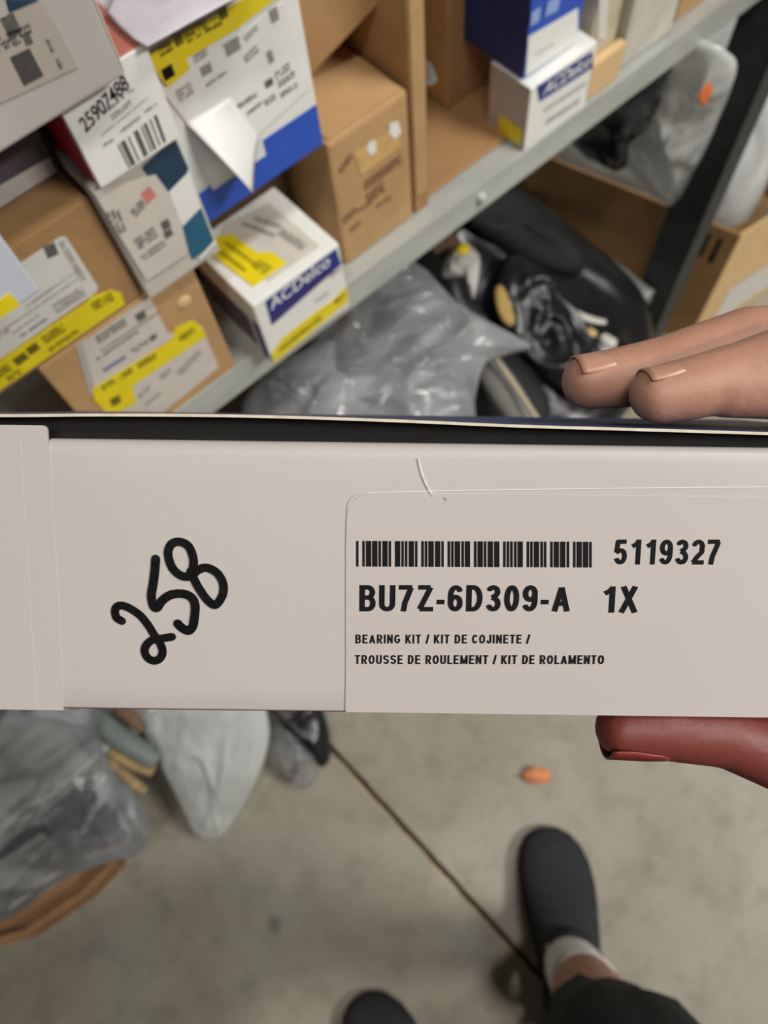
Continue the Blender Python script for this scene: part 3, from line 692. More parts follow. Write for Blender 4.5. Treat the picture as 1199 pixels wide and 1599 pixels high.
# ---------------------------------------------------------------- lower level: bags and black parts
ZB = 0.211
def panel(name, pts, th, m, label, cat='car part', group=None, bulge=0.02, fold=0.004, seed=0.0, ff=10):
    return pillow(name, pts, bulge, th, m, label, cat, group, fold=fold, seed=seed, ffreq=ff, prof=0.5)
# big black mouldings standing on the bottom shelf
def pz(pts): return [Zp(x, y, z) for x, y, z in pts]
panel('fender_liner', pz([(640, 360, .40), (780, 290, .40), (900, 360, .30), (1010, 470, .24), (1000, 610, .23), (870, 710, .24), (650, 600, .30)]), 0.05, BLK, 'broad black plastic car panel lying on the bottom shelf', bulge=0.03, fold=0.02, seed=1, ff=9)
panel('fender_liner', pz([(690, 300, .46), (800, 285, .44), (905, 395, .34), (890, 430, .32), (770, 380, .40)]), 0.02, BLKM, 'narrow matt black trim leaning under the shelf', bulge=0.015, fold=0.006, seed=2)
panel('fender_liner', pz([(790, 400, .40), (840, 420, .38), (940, 560, .30), (900, 620, .30), (820, 560, .34), (770, 470, .38)]), 0.02, BLK, 'ribbed black plastic part behind the fingertips', bulge=0.02, fold=0.018, seed=3, ff=24)
panel('fender_liner', pz([(420, 640, .46), (560, 560, .42), (760, 540, .40), (860, 640, .34), (760, 760, .32), (500, 760, .36)]), 0.13, BLKM, 'black plastic part heaped under the large clear bag', bulge=0.01, fold=0.014, seed=4)
pillow('cardboard_scrap', pz([(655, 375, .50), (700, 352, .50), (735, 395, .47), (700, 420, .47)]), 0.002, 0.002, KRAFTD, 'dark brown cardboard scrap poking out under the shelf edge', 'cardboard', smooth_edge=False, fold=0.002, rings=5)
# crumpled tag
tg = pillow('paper_tag', pz([(700, 395, .50), (722, 380, .50), (748, 398, .49), (746, 440, .48), (738, 468, .47), (728, 435, .48), (690, 432, .49)]), 0.006, 0.004, mat('grubby_paper', rgb(196, 194, 190), 0.5, 0.14, 40), 'crumpled white paper tag with yellow corner on the black parts', 'tag', fold=0.012, ffreq=40)
pillow('yellow_corner', pz([(712, 388, .511), (722, 380, .511), (734, 384, .509), (730, 396, .507), (716, 398, .509)]), 0.003, 0.001, YEL, parent=tg, rings=6, fold=0.002)
pillow('foam_strip', pz([(772, 452, .44), (786, 448, .44), (804, 498, .42), (794, 510, .42), (778, 490, .43)]), 0.006, 0.006, mat('tan_foam', rgb(176, 148, 84), 0.8, 0.15, 40), 'short tan foam strip wedged among black parts', 'strip', rings=8, fold=0.003)
def strip_obj(name, pts, rad, m, label, cat, flat=0.4):
    P = catmull([Zp(*p) for p in pts], 6); v, f = tube(P, [rad*(0.55 + 0.45*math.sin(math.pi*(0.12 + 0.76*i/(len(P)-1)))) for i in range(len(P))], 10, flat)
    o = pyobj(name, v, f, m, None, Vector((P[0].x, P[0].y, min(q.z for q in v))), True); tag(o, label, cat); return o
WP = mat('white_plastic', rgb(206, 204, 196), 0.4, 0.1, 40)
strip_obj('plastic_strip', [(888, 480, .345), (905, 492, .345), (928, 500, .342), (946, 503, .34)], 0.006, WP, 'curved pale plastic strip beside the fingertips', 'strip')
strip_obj('plastic_clip', [(912, 512, .34), (921, 518, .34), (931, 522, .338)], 0.007, mat('tan_plastic', rgb(200, 170, 120), 0.5, 0.1, 40), 'small tan plastic clip just above the fingertips', 'clip')
strip_obj('plastic_clip', [(940, 524, .335), (950, 532, .335), (962, 536, .333)], 0.009, WP, 'small white plastic clip touching the fingertip outline', 'clip')
strip_obj('plastic_clip', [(842, 482, .375), (848, 485, .375), (853, 488, .375)], 0.006, WP, 'tiny white clip among the black ribbed parts', 'clip', 0.8)
# long grey moulding
GM = mat('grey_moulding', rgb(118, 116, 112), 0.5, 0.15, 20)
gm = strip_obj('grey_moulding', [(745, 545, .44), (775, 590, .43), (808, 640, .42), (850, 700, .40)], 0.022, GM, 'long grey moulding with painted lit edge lying below the large clear bag', 'moulding', 0.5)
P = catmull([Zp(774, 560, .458), Zp(800, 596, .448), Zp(836, 650, .44), Zp(870, 700, .42)], 6); v, f = tube(P, 0.0028, 8)
pyobj('painted_lit_edge', v, f, mat('painted_lit_edge', rgb(206, 190, 158), 0.5, 0.1, 40), gm, world_loc(gm), True)  # pale rod paints in the light along the moulding's edge
# large clear bag
pillow('plastic_bag', pz([(470, 640, .50), (490, 520, .50), (545, 425, .54), (610, 398, .55), (660, 418, .54), (722, 480, .52), (800, 522, .50), (830, 542, .49), (796, 552, .49), (758, 568, .49), (742, 620, .47), (730, 690, .45), (600, 740, .46), (500, 720, .47)]), 0.035, 0.02, BAGG, 'large clear plastic bag bulging out below the shelf edge', 'bag', fold=0.024, ffreq=20, seed=11, fdir=(Zp(800, 530, .50) - Zp(520, 640, .50)).normalized(), rings=30, per=8)
pillow('plastic_bag', pz([(380, 650, .52), (400, 600, .53), (450, 560, .55), (520, 530, .55), (528, 580, .53), (590, 590, .52), (560, 660, .50), (450, 720, .50)]), 0.025, 0.015, BAGG, 'smaller clear bag under the small white and blue box', 'bag', fold=0.022, ffreq=14, seed=17, rings=22)
# dark contents of the lower shelf, behind
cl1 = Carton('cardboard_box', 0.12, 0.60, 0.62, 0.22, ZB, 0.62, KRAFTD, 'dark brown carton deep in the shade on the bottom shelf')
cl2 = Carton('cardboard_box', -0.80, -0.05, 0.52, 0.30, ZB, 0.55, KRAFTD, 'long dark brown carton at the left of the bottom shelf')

# carton on the floor beyond the post
K = Vector((0.962, 0.332, 0)); yaw = math.atan2(0.270, 0.963)
ct = empty('open_carton', K); ct.rotation_euler = (0, 0, yaw)
tag(ct, 'open brown carton on the floor beyond the dark post, filled with bagged parts', 'box')
CW_, CD_, CH_ = 0.42, 0.385, 0.296
def ct_box(name, x0, x1, y0, y1, z0, z1, m, par=None, bev=0.001):
    return link_mesh(name, bm_mesh(name, box_bm(x0, x1, y0, y1, z0, z1, bev)), m, par or ct)
ct_box('side_panel', 0, 0.004, 0, CD_, 0, CH_, KRAFT2); ct_box('side_panel', CW_-0.004, CW_, 0, CD_, 0, CH_, KRAFT2)
fp = ct_box('front_panel', 0.0, CW_-0.004, 0, 0.004, 0, CH_, KRAFTP); fp.rotation_euler = (0, 0, R(-22.7)); ct_box('back_panel', 0.004, CW_-0.004, CD_-0.004, CD_, 0, CH_, KRAFT2)  # front panel paler than the sides: lit look put into the colour
ct_box('bottom_panel', 0.004, CW_-0.004, 0.004, CD_-0.004, 0, 0.004, KRAFT2)
ctm = Matrix.LocRotScale(K, ct.rotation_euler, None); cti = ctm.inverted()
def ct_hit(px, py, ax, val):
    o = cti @ CAM; d = cti.to_3x3() @ ray(px, py); return o + d*((val - o[ax]) / d[ax])
def ct_quad(name, pts, ax, val, m, par):
    vs_ = [ct_hit(x, y, ax, val) for x, y in pts]
    me = bpy.data.meshes.new(name); me.from_pydata([tuple(v) for v in vs_], [], [tuple(range(len(vs_)))]); me.update()
    return link_mesh(name, me, m, par)
ct_quad('arrow_print', [(1098, 372), (1106, 363), (1111, 366), (1095, 402), (1088, 398)], 0, -0.0006, INKD, ct)
ct_quad('arrow_print', [(1118, 380), (1124, 370), (1129, 374), (1112, 412), (1104, 408)], 0, -0.0006, INKD, ct)
me = bpy.data.meshes.new('white_label'); me.from_pydata([(0.055, -0.0006, 0.02), (0.22, -0.0006, 0.02), (0.22, -0.0006, 0.12), (0.055, -0.0006, 0.12)], [], [(0, 1, 2, 3)]); me.update()
link_mesh('white_label', me, PAPER, fp)
def ctw(x, y, z): return ctm @ Vector((x, y, z))
pillow('plastic_bag', [ctw(0.02, 0.02, .285), ctw(0.012, 0.20, .29), ctw(0.02, 0.35, .29), ctw(0.16, 0.36, .29), ctw(0.30, 0.35, .29), ctw(0.40, 0.22, .285), ctw(0.40, 0.02, .28), ctw(0.2, 0.012, .28)], 0.22, 0.07, BAGW, 'shiny clear bag of grey parts filling the carton beyond the post', 'bag', fold=0.035, ffreq=9, seed=21, rings=30, per=8, normal=(0, 0, 1))
GP = mat('grey_parts', rgb(120, 122, 126), 0.45, 0.3, 18, 0.3, 40)
for k, (x, y, a) in enumerate([(0.10, 0.10, 20), (0.22, 0.14, -15), (0.12, 0.19, 10)]):
    g = Carton('grey_part', -0.04, 0.04, -0.05, 0.13, 0, 0.05, [BLKM, GP, GP][k], ['black moulded part inside the bag in the floor carton', 'grey moulded part in the middle of the bagged carton', 'grey moulded part at the back of the bagged carton'][k], 'car part', bevel=0.012, rot=(R(8), 0, yaw + R(a)), loc=ctw(x, y - 0.05, 0.20))
# bag bulging out between the shelf and the post
pillow('plastic_bag', [Zp(1052, 72, .715), Zp(1092, 62, .725), Zp(1132, 78, .72), Zp(1150, 110, .68), Zp(1120, 190, .56), Zp(1090, 260, .46), Zp(1058, 322, .36), Zp(1000, 282, .36), Zp(975, 235, .40), Zp(1000, 175, .52), Zp(1030, 120, .64)], 0.02, 0.015, BAGW, 'tall pale plastic bag hanging between the shelf end and the dark post', 'bag', fold=0.016, ffreq=16, seed=31, rings=26, per=8)
pillow('orange_sticker', [Yp(*p, 0.338) for p in [(1092, 148), (1106, 128), (1112, 140), (1100, 166), (1092, 160)]], 0.001, 0.001, mat('orange_print', rgb(226, 112, 40), 0.5, 0.1, 40), 'small orange sticker on the pale bag next to the post', 'sticker', rings=5, fold=0.0)
pillow('black_bag', [Zp(930, 150, .66), Zp(1000, 100, .70), Zp(1050, 85, .70), Zp(1030, 130, .62), Zp(985, 210, .50), Zp(960, 260, .40), Zp(890, 220, .50)], 0.02, 0.02, mat('black_film', rgb(34, 36, 46), 0.25, 0.3, 20, 0.5, 20), 'black plastic sack under the shelf next to the pale bag', 'bag', fold=0.02, ffreq=14, seed=33)
cr = Carton('cardboard_box', 0.95, 1.5, 0.90, 0.3, 0.0, 0.62, KRAFT2, 'brown carton standing on the floor behind the bagged carton')

# ---------------------------------------------------------------- things at the lower left, on the floor
tray = empty('cardboard_tray', (-0.62, 0.42, 0))
tag(tray, 'flattened brown cardboard tray on the floor under the large grey bag, lower left', 'cardboard')
def tray_poly(name, pts, z, th, m):
    vs_ = [Zp(x, y, z) for x, y in pts]; N = len(vs_)
    verts = vs_ + [v + Vector((0, 0, th)) for v in vs_]
    fs = [tuple(range(N, 2*N)), tuple(reversed(range(N)))] + [(i, (i+1) % N, N+(i+1) % N, N+i) for i in range(N)]
    return pyobj(name, verts, fs, m, tray, world_loc(tray))
OR = mat('orange_kraft', rgb(156, 116, 80), 0.75, 0.18, 20)
tray_poly('base_sheet', [(-160, 1480), (-20, 1482), (60, 1462), (150, 1400), (196, 1352), (205, 1325), (120, 1280), (-100, 1380)], 0.001, 0.004, OR)
tray_poly('front_wall', [(-160, 1476), (-20, 1478), (60, 1458), (150, 1396), (196, 1346), (190, 1340), (140, 1388), (52, 1448), (-20, 1468), (-160, 1466)], 0.004, 0.03, OR)
vs_ = [Zp(x, y, .155) for x, y in [(-260, 1490), (-30, 1372), (66, 1308), (106, 1346), (8, 1418), (-260, 1570)]]; N = len(vs_)
lowv = [v + Vector((0.004, 0.012, -0.10)) for v in vs_]
wbm = pyobj('grey_board', vs_ + lowv, [tuple(range(N)), tuple(reversed(range(N, 2*N)))] + [(i, (i+1) % N, N+(i+1) % N, N+i) for i in range(N)], mat('grey_board', rgb(150, 147, 140), 0.55, 0.06, 10), None, lowv[1]); tag(wbm, 'flat grey panel inside the large bag, lower left corner', 'car part')
md = wbm.modifiers.new('b', 'BEVEL'); md.width = 0.006; md.segments = 3
pillow('plastic_bag', pz([(-220, 1240, .22), (-160, 1120, .26), (20, 1060, .30), (130, 1085, .30), (150, 1150, .27), (170, 1195, .25), (215, 1250, .20), (236, 1300, .16), (222, 1330, .14), (180, 1342, .13), (90, 1378, .12), (0, 1440, .11), (-220, 1500, .11)]), 0.035, 0.06, BAG, 'large clear grey bag with glossy folds, lower left corner', 'bag', fold=0.030, ffreq=12, seed=41, rings=32, per=8)
pillow('fender_liner', pz([(-260, 1200, .20), (-120, 1080, .22), (60, 1050, .22), (150, 1180, .16), (200, 1300, .10), (100, 1340, .08), (-260, 1420, .08)]), 0.02, 0.05, mat('dark_grey_part', rgb(52, 54, 58), 0.35, 0.3, 14), 'dark grey car part inside the large bag, lower left', 'car part', fold=0.02, ffreq=10, seed=44)
# curved grey strip
strip_obj('grey_moulding', [(40, 1060, .235), (100, 1096, .23), (150, 1125, .225), (200, 1160, .22), (245, 1190, .21)], 0.017, mat('grey_green_rubber', rgb(128, 136, 134), 0.45, 0.12, 20), 'curved grey green moulding between the two clear bags', 'moulding', 0.7)
WD = mat('splintered_wood', rgb(176, 150, 106), 0.8, 0.3, 30, 0.4, 60, stretch=(1, 6, 1))
for k, (pts, r_) in enumerate([([(170, 1172, .205), (198, 1184, .20), (240, 1204, .19)], 0.012), ([(158, 1186, .205), (185, 1206, .20), (226, 1236, .19)], 0.008)]):
    strip_obj('wood_scrap', pts, r_, WD, ['thick broken wood scrap between the two clear bags', 'thin broken wood splinter below the thick wood scrap'][k], 'wood', 0.6)
strip_obj('wood_scrap', [(180, 1100, .25), (202, 1118, .25), (225, 1140, .245)], 0.010, mat('rusty_wood', rgb(122, 96, 76), 0.8, 0.3, 30), 'rusty brown scrap just under the held box, left', 'wood', 0.6)
# milky bag with its tip hanging to the floor
pillow('plastic_bag', pz([(205, 1080, .20), (300, 1060, .22), (395, 1085, .20), (420, 1130, .17), (412, 1190, .13), (385, 1250, .08), (352, 1300, .035), (330, 1312, .025), (308, 1306, .03), (285, 1262, .07), (250, 1190, .13)]), 0.02, 0.015, BAGW, 'milky plastic bag hanging in a point onto the floor', 'bag', fold=0.010, ffreq=26, seed=51, fdir=(Zp(330, 1312, .025) - Zp(320, 1070, .21)).normalized(), rings=30, per=8)
# black glossy part in a thin bag
bp_ = pillow('black_part', pz([(415, 1050, .10), (480, 1060, .10), (508, 1120, .08), (517, 1175, .06), (505, 1198, .05), (485, 1185, .05), (455, 1150, .06), (425, 1110, .08)]), 0.025, 0.03, BLK, 'glossy black part with rounded end on the floor, right of the milky bag', 'car part', fold=0.006, ffreq=20, seed=61)
pillow('plastic_bag', pz([(425, 1090, .09), (460, 1080, .10), (495, 1170, .07), (500, 1200, .05), (484, 1228, .035), (462, 1226, .03), (440, 1196, .04), (418, 1150, .06)]), 0.018, 0.010, BAG, 'thin clear bag around the end of the glossy black part', 'bag', fold=0.010, ffreq=26, seed=63)

# dried leaf on the floor
lc = Zp(840, 1212, 0.0)
lv, lf = [], []
NL, NW = 14, 6
for i in range(NL + 1):
    t = i / NL; hw = 0.0125 * math.sin(math.pi * min(1, t*0.92 + 0.06)) ** 0.7
    for j in range(NW + 1):
        s = (j / NW - 0.5) * 2
        p = AX*0; q = Vector((0.75, -0.66, 0)).normalized(); q2 = Vector((q.y, -q.x, 0))
        lv.append(lc + q*((t - 0.5)*0.052) + q2*(s*hw) + Vector((0, 0, 0.003 + 0.010*s*s*math.sin(math.pi*t) + 0.005*math.sin(t*5))))
for i in range(NL):
    for j in range(NW): k = i*(NW+1) + j; lf.append((k, k+1, k+NW+2, k+NW+1))
LEAF = mat('dry_leaf', rgb(206, 134, 92), 0.6, 0.22, 60)
lo = pyobj('dry_leaf', lv, lf, LEAF, None, lc, True); tag(lo, 'small curled orange dry leaf on the concrete floor', 'leaf')
md = lo.modifiers.new('thick', 'SOLIDIFY'); md.thickness = 0.0008; md.offset = 1
P = [lc + Vector((0.75, -0.66, 0)).normalized()*(-0.026 + 0.009*0), lc + Vector((0.75, -0.66, 0)).normalized()*(-0.036)]
v, f = tube([P[0] + Vector((0, 0, .004)), (P[0]+P[1])/2 + Vector((0, 0, .005)), P[1] + Vector((0, 0, .003))], 0.0009, 6)
pyobj('stalk', v, f, mat('leaf_stalk', rgb(120, 80, 50), 0.7), lo, lc)

# ---------------------------------------------------------------- the held box
TH, ROLL, DB = R(8.8), R(0.75), 0.20
bx_ = (AX*math.cos(ROLL) + AY*math.sin(ROLL)).normalized()         # along the box
dn_ = (AY*math.cos(ROLL) - AX*math.sin(ROLL)).normalized()
back = (AZ*math.cos(TH) - dn_*math.sin(TH)).normalized()           # into the box, away from the lens
up_ = bx_.cross(back) * -1
if up_.dot(dn_) > 0: up_ = -up_
ORG = CW(0, -0.0235, DB)                                           # middle of the upper front edge
HM = Matrix((bx_, back, up_)).transposed().to_4x4(); HM.translation = ORG
HI = HM.inverted()
def face(px, py, y=0.0):
    o = HI @ CAM; d = HI.to_3x3() @ ray(px, py); p = o + d*((y - o.y)/d.y); return p.x, p.z
hb = empty('parts_carton', ORG); hb.matrix_world = HM
tag(hb, 'white bearing kit carton held up in front, marked 258 in black pen', 'box')
X0 = face(-170, 800)[0]; X1 = face(1490, 900)[0]
ZT = face(600, 692)[1]; ZBt = face(600, 1115)[1]; DPT = 0.125; TK = 0.0009
CARD = mat('white_coated_card', rgb(190, 183, 180), 0.42, 0.025, 9, 0.025, 900)
CARDE = mat('card_edge', rgb(214, 202, 182), 0.7, 0.1, 300)
BLUET = mat('blue_carton_print', rgb(44, 66, 122), 0.45, 0.25, 260)
PINKB = mat('maroon_carton_card', rgb(128, 52, 56), 0.5, 0.08, 60)  # maroon for the bottom panel and the lowest front edge
def hb_mesh(name, bm, m, par=None, smooth=False):
    return link_mesh(name, bm_mesh(name, bm), m, par or hb, smooth=smooth)
# front wall: top edge folded in with a soft radius, tab at the left standing a little higher
xt, zt_tab = face(75, 700)[0], face(40, 664)[1]
prof = [(0.010, ZT - 0.0016), (0.0045, ZT - 0.0003), (0.0022, ZT), (0.0009, ZT - 0.0005), (0.0002, ZT - 0.0016), (0, ZT - 0.004)]
nz_, nx_ = 10, 60
bm = bmesh.new(); grid = []
for i in range(nx_ + 1):
    x = xt + (X1 - xt)*i/nx_; row = []
    for (y, z) in prof: row.append(bm.verts.new((x, y, z)))
    for k in range(1, nz_ + 1):
        z = ZT - 0.004 + (ZBt + 0.0012 - ZT + 0.004)*k/nz_; row.append(bm.verts.new((x, 0.00025*noise.noise(Vector((x*30, z*30, 1))), z)))
    row.append(bm.verts.new((x, 0.0003, ZBt + 0.0006))); row.append(bm.verts.new((x, 0.0008, ZBt + 0.0002))); row.append(bm.verts.new((x, 0.0016, ZBt)))
    grid.append(row)
for i in range(nx_):
    for k in range(len(grid[0]) - 1):
        q = bm.faces.new((grid[i][k], grid[i][k+1], grid[i+1][k+1], grid[i+1][k]))
        if k >= len(grid[0]) - 3: q.material_index = 1
front = hb_mesh('front_panel', bm, CARD, None, True); front.data.materials.append(PINKB)
# left tab panel, a hair proud, with rounded upper corner
bm = bmesh.new()
cx_ = xt + 0.0002; rr = 0.0012
out = [(X0, ZBt), (xt + 0.0004, ZBt), (cx_, zt_tab - rr)] + [(cx_ - rr + rr*math.cos(a), zt_tab - rr + rr*math.sin(a)) for a in (0.5, 1.05, 1.57)] + [(X0, zt_tab)]
ff_ = bm.faces.new([bm.verts.new((x, -0.0003, z)) for x, z in out])
ex = bmesh.ops.extrude_face_region(bm, geom=[ff_])
for v in [g for g in ex['geom'] if isinstance(g, bmesh.types.BMVert)]: v.co.y += 0.0008
hb_mesh('left_tab', bm, CARD)
# crease beside the tab
xs_ = face(45, 900)[0]
bm = box_bm(xs_ - 0.00012, xs_ + 0.00012, -0.00037, -0.0002, ZBt + 0.001, zt_tab - 0.004); hb_mesh('crease', bm, mat('card_crease', rgb(198, 192, 188), 0.5, 0.02, 50))
# bottom, back, ends
bm = box_bm(X0, X1, 0.0012, DPT, ZBt - 0.0002, ZBt + TK, 0.0004, 1); hb_mesh('bottom_panel', bm, PINKB)
bm = box_bm(X0, X1, DPT - TK, DPT, ZBt, ZT, 0.0003, 1); hb_mesh('back_panel', bm, BLUET)
bm = box_bm(X1 - TK, X1, 0.001, DPT, ZBt, ZT - 0.001, 0.0003, 1); hb_mesh('end_panel', bm, CARD)
bm = box_bm(X0, X0 + TK, 0.001, DPT, ZBt, ZT - 0.001, 0.0003, 1); hb_mesh('end_panel', bm, CARD)
# lid: bowed sheet, its raw edge to the front
lid_px = [(-170, 647), (0, 651), (160, 650), (330, 651), (470, 654), (640, 660), (800, 667), (1000, 673), (1199, 679), (1340, 683), (1490, 687)]
cur = catmull([(face(x, y)[0], 0, face(x, y)[1]) for x, y in lid_px], 5)
bm = bmesh.new(); lo_, hi_ = [], []
NYL = 10
for p in cur:
    a_, b_ = [], []
    for k in range(NYL + 1):
        t = k / NYL; y = -0.0012 + (DPT + 0.0012)*t
        zz = p.z*(1 - t)**1.5 + (ZT + 0.0030)*(1 - (1 - t)**1.5)
        a_.append(bm.verts.new((p.x, y, zz))); b_.append(bm.verts.new((p.x, y, zz + 0.00075)))
    lo_.append(a_); hi_.append(b_)
fe = []
for i in range(len(cur) - 1):
    for k in range(NYL):
        bm.faces.new((hi_[i][k], hi_[i+1][k], hi_[i+1][k+1], hi_[i][k+1])); bm.faces.new((lo_[i][k], lo_[i][k+1], lo_[i+1][k+1], lo_[i+1][k]))
    fe.append(bm.faces.new((lo_[i][0], lo_[i+1][0], hi_[i+1][0], hi_[i][0])))
    fe.append(bm.faces.new((lo_[i][NYL], hi_[i][NYL], hi_[i+1][NYL], lo_[i+1][NYL])))
for k in range(NYL):
    for q in (0, -1): bm.faces.new((lo_[q][k], hi_[q][k], hi_[q][k+1], lo_[q][k+1]))
for f_ in fe: f_.material_index = 1
me = bm_mesh('lid', bm); me.materials.append(BLUET); me.materials.append(CARDE)
lid = link_mesh('lid', me, None, hb)
# tuck flap under the lid, near black to paint in the gap's shade
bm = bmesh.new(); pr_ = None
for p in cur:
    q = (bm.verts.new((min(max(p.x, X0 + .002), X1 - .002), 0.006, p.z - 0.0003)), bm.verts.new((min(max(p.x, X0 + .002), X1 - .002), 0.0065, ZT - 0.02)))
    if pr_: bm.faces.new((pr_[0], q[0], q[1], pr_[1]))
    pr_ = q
hb_mesh('tuck_flap', bm, mat('gap_shade_card', rgb(20, 18, 17), 0.9, 0.1, 30))
# label sheet
LAB = mat('satin_label', rgb(192, 184, 181), 0.36, 0.02, 9)
def fpoly(name, pts, y, m, par, rnd=0):
    vs_ = [(x, y, z) for x, z in pts]
    me = bpy.data.meshes.new(name); me.from_pydata(vs_, [], [tuple(range(len(vs_)))]); me.update()
    if me.polygons[0].normal.y > 0: me.flip_normals()
    return link_mesh(name, me, m, par)
lx0, lz1 = face(541, 900)[0], face(700, 771)[1]; rr = 0.0045
pts = [(lx0, ZBt + 0.0006), (X1 - 0.004, ZBt + 0.0006), (X1 - 0.004, lz1), (lx0 + rr, lz1)] + [(lx0 + rr - rr*math.sin(a), lz1 - rr + rr*math.cos(a)) for a in [0.26*k for k in range(1, 7)]]
bm = bmesh.new(); f0 = bm.faces.new([bm.verts.new((x, -0.00035, z)) for x, z in pts])
ex = bmesh.ops.extrude_face_region(bm, geom=[f0])
for v in [g for g in ex['geom'] if isinstance(g, bmesh.types.BMVert)]: v.co.y += 0.00050
lab = hb_mesh('label', bm, LAB)
EDG = mat('label_edge', rgb(186, 178, 174), 0.4, 0.08, 120)
def fline(name, pp, wpx, m, par, y=-0.00042):
    w_ = wpx / FPX * DB
    v, f = ribbon([face(*p) for p in pp], w_, 4); me = bpy.data.meshes.new(name)
    me.from_pydata([(p.x, y, p.y) for p in v], [], f); me.update()
    for p in me.polygons: pass
    return link_mesh(name, me, m, par)
fline('label_edge', [(540, 1108), (541, 1040), (541, 960), (541, 880), (542, 812), (546, 792), (556, 778), (572, 770)], 1.6, EDG, lab)
fline('label_edge', [(575, 769), (700, 766), (900, 763), (1080, 761), (1240, 760)], 0.9, MATS['white_card'], lab)
# print on the label
def ftext(name, s, x0, x1, ytop, ybase, bold=0.0, par=None, squeeze=None):
    a, b_ = face(x0, ybase), face(x1, ybase); h = face(x0, ytop)[1] - a[1]
    me = stroke_text(name, s, math.hypot(b_[0]-a[0], b_[1]-a[1]), h, bold, squeeze or 0.11)
    ex_ = Vector((b_[0]-a[0], 0, b_[1]-a[1])).normalized()
    for v in me.vertices: v.co = Vector((a[0], -0.00046 - v.co.z, a[1])) + ex_*v.co.x + Vector((0, 0, v.co.y))
    return link_mesh(name, me, INKD, par or lab)
ftext('serial_number', '5119327', 957, 1122, 842, 881, 0.172, squeeze=0.10)
ftext('part_number', 'BU7Z-6D309-A', 561, 889, 913, 954, 0.172, squeeze=0.10)
ftext('quantity', '1X', 938, 993, 915, 956, 0.172, squeeze=0.10)
ftext('description', 'BEARING KIT / KIT DE COJINETE /', 555, 826, 990, 1004, 0.17, squeeze=0.13)
ftext('description', 'TROUSSE DE ROULEMENT / KIT DE ROLAMENTO', 554, 942, 1022, 1036, 0.17, squeeze=0.13)
C39 = {'0': 'nnnwwnwnn', '1': 'wnnwnnnnw', '2': 'nnwwnnnnw', '3': 'wnwwnnnnn', '5': 'wnnwwnnnn', '7': 'nnnwnnwnw', '9': 'nnwwnnwnn', '*': 'nwnnwnwnn'}
seq = []
for ch in '*5119327*':
    seq += [2.6 if c == 'w' else 1.0 for c in C39[ch]] + [1.2]
seq = seq[:-1]; tot = sum(seq); s = 0; vv, ff = [], []
for i, wd in enumerate(seq):
    if i % 2 == 0:
        xa, xb = 556 + 366*s/tot, 556 + 366*(s + wd + 0.42)/tot; k = len(vv)
        for (x, y) in ((xa, 884), (xb, 884), (xb, 844), (xa, 844)):
            p = face(x, y + 0.004*(x - 556)); vv.append((p[0], -0.0005, p[1]))
        ff.append((k, k+1, k+2, k+3))
    s += wd
me = bpy.data.meshes.new('barcode'); me.from_pydata(vv, [], ff); me.update(); link_mesh('barcode', me, INKD, lab)
# pen strokes 2 5 8
PEN = mat('black_marker_ink', rgb(20, 19, 21), 0.5, 0.2, 90, spec=0.25)
S2 = [(255, 745), (212, 715), (203, 655), (235, 625), (300, 638), (390, 695), (455, 770), (505, 850), (555, 925), (572, 985), (552, 1035), (505, 1055), (455, 1030), (432, 975), (452, 925), (500, 890), (570, 880), (645, 868)]
S5 = [(518, 262), (512, 350), (500, 450), (485, 545), (500, 625), (530, 640), (570, 585), (640, 540), (730, 533), (795, 560), (825, 620), (820, 720), (805, 790), (770, 820), (720, 795), (690, 765)]
S8 = [(800, 372), (775, 400), (710, 388), (645, 325), (615, 220), (640, 148), (705, 128), (775, 165), (812, 260), (806, 340), (775, 395)]
S8b = [(798, 400), (845, 350), (915, 330), (995, 370), (1042, 450), (1040, 540), (985, 618), (925, 585), (865, 505), (820, 425), (790, 360)]
for nm, st, wd in (('pen_digit', [S2], 13.0), ('pen_digit', [S5], 14.2), ('pen_digit', [S8, S8b], 13.6)):
    vv, ff = [], []
    for s_ in st:
        v, f = ribbon([face(140 + x/4.996, 820 + y/4.996) for x, y in s_], wd/FPX*DB*1.02, 8)
        k = len(vv); vv += [(p.x, -0.0004, p.y) for p in v]; ff += [tuple(i + k for i in q) for q in f]
    me = bpy.data.meshes.new(nm); me.from_pydata(vv, [], ff); me.update(); link_mesh(nm, me, PEN, front)
# scuff on the upper edge
fline('scuff', [(654, 716), (655, 724), (660, 742), (668, 760), (676, 774)], 3.4, mat('card_scuff', rgb(222, 216, 212), 0.6, 0.03, 60), front, -0.00055)
fline('scuff', [(694, 777), (695, 779), (696, 780)], 2.2, INKL, front, -0.00056)

# ---------------------------------------------------------------- the person: legs, shorts, shoes, and the right hand that holds the box
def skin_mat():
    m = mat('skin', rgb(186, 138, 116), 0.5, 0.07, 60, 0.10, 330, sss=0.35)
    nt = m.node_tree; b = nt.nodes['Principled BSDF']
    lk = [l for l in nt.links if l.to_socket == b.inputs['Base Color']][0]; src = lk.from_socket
    # thumb redder than the fingers, with its shadow put into the skin colour
    tc = nt.nodes.new('ShaderNodeAttribute'); tc.attribute_name = 'thumb_shade'
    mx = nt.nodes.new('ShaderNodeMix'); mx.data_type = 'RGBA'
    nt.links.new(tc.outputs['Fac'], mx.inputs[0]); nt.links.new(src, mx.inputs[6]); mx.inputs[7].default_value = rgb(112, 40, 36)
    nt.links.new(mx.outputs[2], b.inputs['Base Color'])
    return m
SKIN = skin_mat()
ROOT = Vector((-0.12, -0.25, 0))
person = empty('person', ROOT)
tag(person, 'person in black shorts, dark shoes and white socks holding the carton', 'person')
